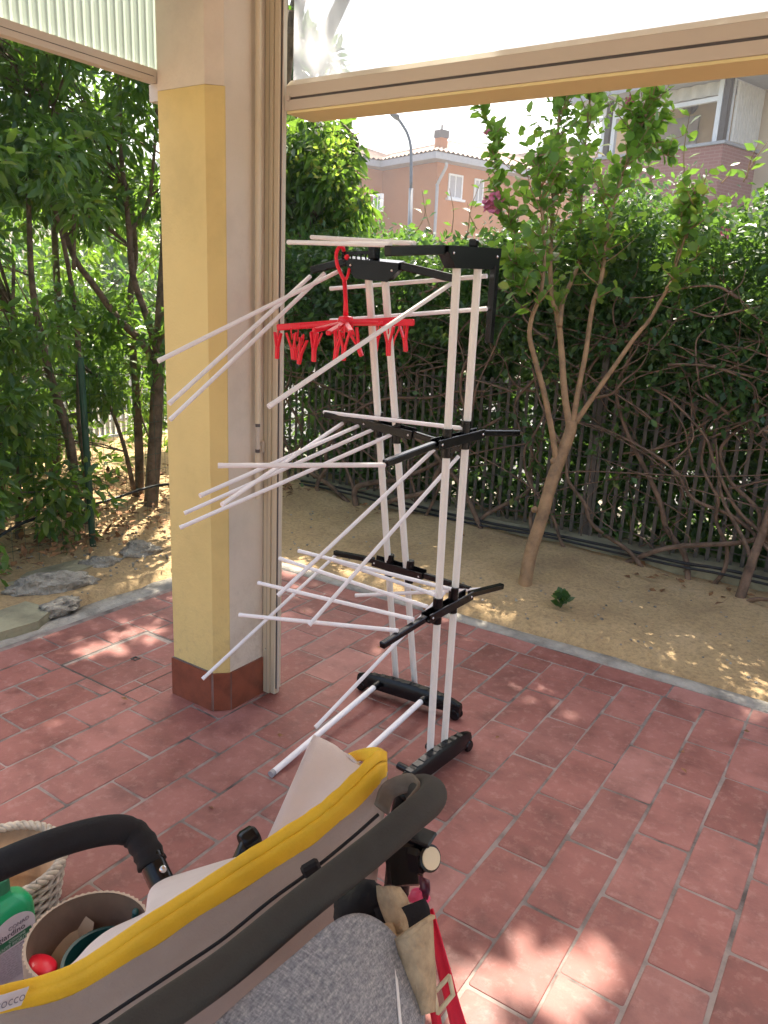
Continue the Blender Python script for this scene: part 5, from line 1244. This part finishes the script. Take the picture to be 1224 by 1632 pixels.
rows = [[bagp(i, v) for v in [0, .02, .05, .1, .16, .24, .34, .46, .6, .78, 1]] for i in range(len(TC))]
MB().sheet(rows, -.012).build('front_flap', 'melange', bag, smooth=True)
sp = [bagp(35, v, .0145) for v in [.03, .08, .15, .25, .35, .45, .55, .65]]; sp2 = [bagp(36, v, .0145) for v in [.03, .08, .15, .25, .35, .45, .55, .65]]
MB().sheet([[p.lerp(q, .0) for p, q in zip(sp, sp2)], [p.lerp(q, .8) for p, q in zip(sp, sp2)]], -.001).build('white_stripe', 'white_trim', bag, smooth=True)
cc = D(560, 1600, .80); mrot = ROT.to_4x4(); mrot.translation = cc
MB().box((-.06, -.14, -.05), (.05, .035, .03), mrot, .02).build('bag_body', 'linen', bag)
# black lining spilling out at the top
def blob(px, py, d, sx, sy, sz, name, mat, seed):
    r = random.Random(seed); bmx = bmesh.new(); bmesh.ops.create_icosphere(bmx, subdivisions=3, radius=1); ph = [r.uniform(0, 6) for _ in range(3)]
    for v in bmx.verts:
        c = v.co.copy(); k = 1+.16*math.sin(4*c.x+ph[0])*math.sin(3*c.y+ph[1])+.10*math.sin(9*c.y+4*c.z+ph[2]); v.co = ROT @ Vector((c.x*k*sx, c.y*k*sy, c.z*k*sz))
    me = bpy.data.meshes.new(name); bmx.to_mesh(me); bmx.free(); me.materials.append(M[mat])
    for p in me.polygons: p.use_smooth = True
    o = bpy.data.objects.new(name, me); COL.objects.link(o); place(o, D(px, py, d), bag); return o
blob(580, 1448, .80, .030, .026, .02, 'lining', 'black_cloth', 1); blob(612, 1450, .80, .020, .022, .02, 'lining', 'black_cloth', 2); blob(565, 1425, .82, .016, .02, .02, 'lining', 'black_cloth', 4)
# pockets
def pouch(topc, botc, wt, wb, ht, d, mat, name):
    P0, P1 = D(*topc, d), D(*botc, d-.01); n = 10; rows = []
    xr = ROT @ Vector((1, 0, 0)); xr = (xr*.8 + (ROT @ Vector((0, 1, 0)))*.45).normalized(); zr = ROT @ Vector((0, -.25, 1)); 
    for j in range(9):
        v = j/8; c = P0.lerp(P1, v); w_ = wt*(1-v)+wb*v; r = []
        for k in range(17):
            a = 2*math.pi*k/16; r.append(c+xr*math.cos(a)*w_+(zr*math.sin(a)+(ROT @ Vector((0, 1, 0)))*math.sin(a)*-.35)*ht*(1-.75*v))
        rows.append(r)
    o = MB().sheet(rows, .002).build(name, mat, bag, smooth=True)
    i_ = MB(); rr = rows[1]; i_.add([p for p in rr[:16]], [tuple(range(16))]); i_.build('pocket_lining', 'black_cloth', o); return o
def patch(ea, eb, name, mat, par, th=.003, bul=.0, n=5):
    A0 = cpx(ea, n); B0 = cpx(eb, n)
    return MB().sheet([[D(a[0]*(1-v)+c[0]*v, a[1]*(1-v)+c[1]*v, a[2]*(1-v)+c[2]*v-bul*math.sin(math.pi*v)) for v in [q/8 for q in range(9)]] for a, c in zip(A0, B0)], th).build(name, mat, par, smooth=True)
pkt = patch([(632, 1494, .735), (641, 1530, .73), (655, 1575, .725), (672, 1618, .72)], [(686, 1459, .745), (688, 1510, .74), (691, 1565, .73), (689, 1612, .72)], 'pocket', 'linen', bag, .003, .012)
patch([(636, 1447, .775), (633, 1470, .77), (634, 1500, .765)], [(676, 1432, .785), (684, 1448, .78), (688, 1475, .77)], 'pocket_lining', 'black_cloth', pkt, .003)
patch([(632, 1492, .7352), (641, 1497, .735)], [(686, 1457, .7452), (687, 1463, .745)], 'pocket_hem', 'linen', pkt, .005, .013)
patch([(604, 1411, .79), (606, 1432, .785), (617, 1462, .78), (632, 1490, .765)], [(634, 1418, .80), (646, 1436, .79), (650, 1460, .78), (648, 1486, .77)], 'pocket_fold', 'linen', bag, .004, .010)
patch([(600, 1470, .765), (615, 1500, .76), (640, 1560, .75)], [(628, 1474, .77), (640, 1500, .762), (656, 1560, .752)], 'pocket', 'linen', bag, .004, .006)
# strap loops over the handle
MB().tube([D(*t) for t in cpx([(608, 1290, .93), (618, 1262, .95), (640, 1250, .95), (662, 1247, .93), (672, 1264, .885), (655, 1288, .855)], 5)], .012, 10, ell=(.2, 1)).build('strap_loop', 'taupe', bag, smooth=True)
# red strap with buckle, pink pouch
stp = empty('red_strap', D(715, 1590, .80), 'bright red webbing strap with cream slide buckle hanging from the bag', 'strap')
Le = cpx([(683, 1450, .84), (688, 1480, .83), (699, 1545, .82), (712, 1600, .81), (726, 1665, .80), (740, 1740, .80)], 5); Re = cpx([(688, 1448, .84), (700, 1490, .83), (716, 1545, .82), (731, 1600, .81), (752, 1665, .80), (775, 1740, .80)], 5)
MB().sheet([[D(a[0]*(1-v)+c[0]*v, a[1]*(1-v)+c[1]*v, a[2]+.004*math.sin(3.14*v)) for v in (0, .25, .5, .75, 1)] for a, c in zip(Le, Re)], -.002).build('webbing', 'strap', stp, smooth=True)
MB().sheet([[D(a[0]-10+16*v, a[1]+90, a[2]+.02) for v in (0, .5, 1)] for a in Le], -.002).build('webbing', 'strap', stp, smooth=True)
bk = MB(); cs = [D(692, 1582, .80), D(716, 1556, .80), D(722, 1585, .795), D(698, 1614, .795)]
for i in range(4):
    a, c = cs[i], cs[(i+1) % 4]; t = (c-a).normalized(); bk.tube([a-t*.001, c+t*.001], .0024, 8)
bk.build('buckle', 'buckle', stp, smooth=True)
pk = blob(668, 1428, .84, .012, .008, .008, 'pink_pouch', 'pink', 7); pk.parent = None; pk.location = D(668, 1428, .84); tag(pk, 'small pink knitted pouch peeking out of the bag pocket', 'pouch')
MB().sheet([[D(*t) for t in ((668, 1396, .85), (676, 1400, .845), (685, 1404, .84))], [D(*t) for t in ((671, 1412, .84), (678, 1415, .835), (686, 1418, .83))], [D(*t) for t in ((668, 1430, .84), (675, 1432, .835), (682, 1434, .83))]], .002).build('pull_tab', simple('maroon_tab', (.10, .01, .03), .4), bag, smooth=True)

# ================================================================== THINGS ON THE FLOOR BESIDE THE STROLLER
# corrugated card tub with dark green pot and cream card
pc = gz(141, 1490, .28); dp = depth(pc); R0 = 97*dp/F; pc = Vector((pc.x, pc.y, 0)); hT = .28
tb_ = empty('card_tub', pc, 'round corrugated cardboard tub standing on the floor beside stroller', 'tub')
b = MB(); n = 120; rows = []
for z in (0, hT): rows.append([pc+Vector((math.cos(2*math.pi*k/n)*(R0-(.004 if k % 2 else 0)), math.sin(2*math.pi*k/n)*(R0-(.004 if k % 2 else 0)), z)) for k in range(n+1)])
b.grid(rows); ri = R0-.008; r2 = [[pc+Vector((math.cos(2*math.pi*k/n)*ri, math.sin(2*math.pi*k/n)*ri, z)) for k in range(n+1)] for z in (hT,)]
b.grid([rows[1], r2[0]]); b.build('ribbed_wall', 'card_rib', tb_)
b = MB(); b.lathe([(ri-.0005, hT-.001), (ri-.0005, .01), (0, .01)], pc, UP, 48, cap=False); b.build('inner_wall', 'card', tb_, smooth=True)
gpo = pc+Vector((.022, .018, 0)); gpt = empty('plant_pot', gpo, 'dark green plastic pot standing inside the cardboard tub', 'pot')
MB().lathe([(.06, .012), (.078, .20), (.084, .20), (.084, .222), (.077, .222), (.070, .19), (.05, .03), (0, .028)], gpo, UP, 36).build('body', 'dkgreen', gpt, auto=True)
MB().tube(catmull([gpo+Vector((-.02, .082, .20)), gpo+Vector((-.012, .088, .25)), gpo+Vector((-.004, .084, .272))], 4), .007, 8).build('handle', 'dkgreen', gpt, smooth=True)
cdp = [gz(60, 1488, .21), gz(118, 1445, .235), gz(150, 1470, .22), gz(135, 1560, .12), gz(95, 1600, .10)]
b = MB(); n = len(cdp); cn = Vector((.5, -.2, .8)).normalized(); b.add(list(cdp)+[p-cn*.003 for p in cdp], [tuple(range(n)), tuple(range(2*n-1, n-1, -1))]+[(i, n+i, n+(i+1) % n, (i+1) % n) for i in range(n)]); o = b.build('cream_card', 'card_cream'); tag(o, 'cream sheet of card tucked into the cardboard tub', 'card')
# wicker basket
bc = gz(8, 1372, .15); bd = depth(bc); RB = 84*bd/F; bc = Vector((bc.x, bc.y, 0)); wk = empty('wicker_basket', bc, 'round white wicker basket with tan liner on the floor at left', 'basket')
MB().lathe([(RB*.80, .012), (RB*.985, .145), (RB*.965, .147), (RB*.78, .018), (0, .016)], bc, UP, 40).build('liner', 'wicker_in', wk, smooth=True)
def ring(rz, z, amp, nw, ph, r, m=144): return [bc+Vector((math.cos(2*math.pi*k/m)*(rz+amp*math.sin(nw*2*math.pi*k/m+ph)), math.sin(2*math.pi*k/m)*(rz+amp*math.sin(nw*2*math.pi*k/m+ph)), z+amp*.7*math.cos(nw*2*math.pi*k/m+ph))) for k in range(m+1)]
for j in range(9):
    z = .012+.014*j; MB().tube(ring(RB*(.82+.19*z/.145)+.004, z, .0035, 12, math.pi*(j % 2), .005), .0052, 6, cap=False).build('strand', 'wicker', wk, smooth=True)
for j in range(3): MB().tube(ring(RB+.004, .15, .0075, 16, 2*math.pi*j/3, .006), .0068, 7, cap=False).build('rim_strand', 'wicker', wk, smooth=True)
MB().lathe([(RB*.82, .0), (RB*.82, .012), (0, .012)], bc, UP, 30).build('base', 'wicker', wk)
# fertiliser bottle: front face looks along +x
bt = gz(22, 1508, .16); bx, by = bt.x-.035, bt.y; btl = empty('fertiliser_bottle', (bx, by, 0), 'green plastic fertiliser bottle with white label left of the tub', 'bottle')
def rrect(w, d, z, r, n=6):
    out = []
    for (sx, sy, a0) in ((1, 1, 0), (-1, 1, 90), (-1, -1, 180), (1, -1, 270)):
        for k in range(n+1): a = rad(a0+90*k/n); out.append(Vector((bx+sx*(d/2-r)+r*math.cos(a), by+sy*(w/2-r)+r*math.sin(a), z)))
    return out
BW, BD = .128, .072; rows = []
for (s_, z) in ((.90, 0), (1, .008), (1, .20), (.99, .228), (.95, .240), (.84, .252), (.64, .262), (.42, .269), (.30, .274), (.28, .286)):
    q = rrect(BW*s_, BD*(s_ if s_ > .6 else max(s_, .45)), z, .026*s_); rows.append(q+[q[0]])
b = MB(); b.grid(rows); b.f.append(tuple(range(len(rows[0])-2, -1, -1))); b.build('body', 'bottle', btl, smooth=True)
MB().lathe([(.021, .288), (.021, .318), (.018, .321), (0, .321)], (bx, by, 0), UP, 20).build('cap', 'bottle_dark', btl, auto=True)
fx = bx+BD/2
def flat(pts, off, name, mat, par): 
    b = MB(); n = len(pts); b.add([(fx+off, by+u, z) for u, z in pts]+[(fx+off-.0006, by+u, z) for u, z in pts], [tuple(range(n)), tuple(range(2*n-1, n-1, -1))]+[(i, n+i, n+(i+1) % n, (i+1) % n) for i in range(n)]); return b.build(name, mat, par)
ar = [(-.052, .02), (.052, .02), (.052, .198)]+[(.052*math.cos(rad(a)), .198+.040*math.sin(rad(a))) for a in range(10, 180, 10)]+[(-.052, .198)]
lab = flat(ar, .0012, 'label', 'label', btl)
flat([(-.052, .165), (.040, .165), (.043, .173), (.040, .187), (-.052, .187)], .002, 'label_band', 'bottle_dark', lab)
flat([(-.045, .022), (.048, .022), (.048, .062), (-.045, .062)], .002, 'label_panel', 'bottle_dark', lab)
YU = Vector((0, 1, 0))
text_mesh('CONAD', .013, 'ink_grey', 'label_lettering', lab, (fx+.0022, by-.010, .207), YU, UP)
text_mesh('giardino', .019, 'ink', 'label_lettering', lab, (fx+.0022, by-.034, .192), YU, UP)
text_mesh('CONCIME', .0085, 'ink_pale', 'label_lettering', lab, (fx+.0030, by-.012, .1785), YU, UP)
text_mesh('PIANTE FIORITE', .0112, 'ink_pale', 'label_lettering', lab, (fx+.0030, by-.045, .1675), YU, UP)
b = MB(); rt = random.Random(4)
for j in range(13):
    z = .158-.0062*j; u = -.045
    while u < .046: l_ = rt.uniform(.004, .014); b.box((fx+.0014, by+u, z-.001), (fx+.0019, by+min(.048, u+l_), z+.0012)); u += l_+.003
b.build('small_print', 'ink_grey', lab)
# pink thing in front of the bottle
pp = gz(66, 1540, .22); pkb = empty('pink_toy', (pp.x, pp.y, 0), 'pink plastic toy with flared red rim beside the green bottle', 'toy')
ax = Vector((.15, .35, .9)).normalized(); MB().lathe([(.030, -.16), (.032, -.10), (.026, -.05), (.016, -.018)], pp, ax, 18).build('body', 'pink', pkb, smooth=True)
MB().lathe([(.014, -.02), (.022, -.008), (.030, 0), (.031, .004), (.024, .009), (.006, .011), (0, .011)], pp, ax, 20).build('flared_rim', 'red', pkb, smooth=True)

# far-off wood closing the view down the lanes
fp = []; rr9 = random.Random(77)
for _ in range(260): fp.append((rr9.uniform(-19, -15), rr9.uniform(-4, 16), rr9.uniform(.2, 4.2)))
for _ in range(200): fp.append((rr9.uniform(-15, 0), rr9.uniform(15.5, 17), rr9.uniform(.2, 2.6)))
P_, d_0 = clumps(fp, [.55]*len(fp), 70); fo = foliage('far_wood', 'fine', P_, d_0, .30, 'far_leaf', None, .2, .1)

# ================================================================== GLARE: added thin air volume standing in for lens glare
hz = MB().box((-75, -45, -1.5), (60, 95, 16)).build('glare_veil', 'plaster'); hz['kind'] = 'stuff'
hm, ht, hb0 = newmat('glare_haze'); ht.nodes.remove(hb0); pv = ht.nodes.new('ShaderNodeVolumePrincipled')
pv.inputs['Color'].default_value = (0.95, 0.96, 1.0, 1); pv.inputs['Density'].default_value = GLARE; pv.inputs['Anisotropy'].default_value = 0.3
ht.links.new(pv.outputs[0], ht.nodes['Material Output'].inputs['Volume']); hz.data.materials.clear(); hz.data.materials.append(hm)
S.cycles.volume_bounces = 0; S.cycles.volume_step_rate = 4; S.cycles.volume_max_steps = 64
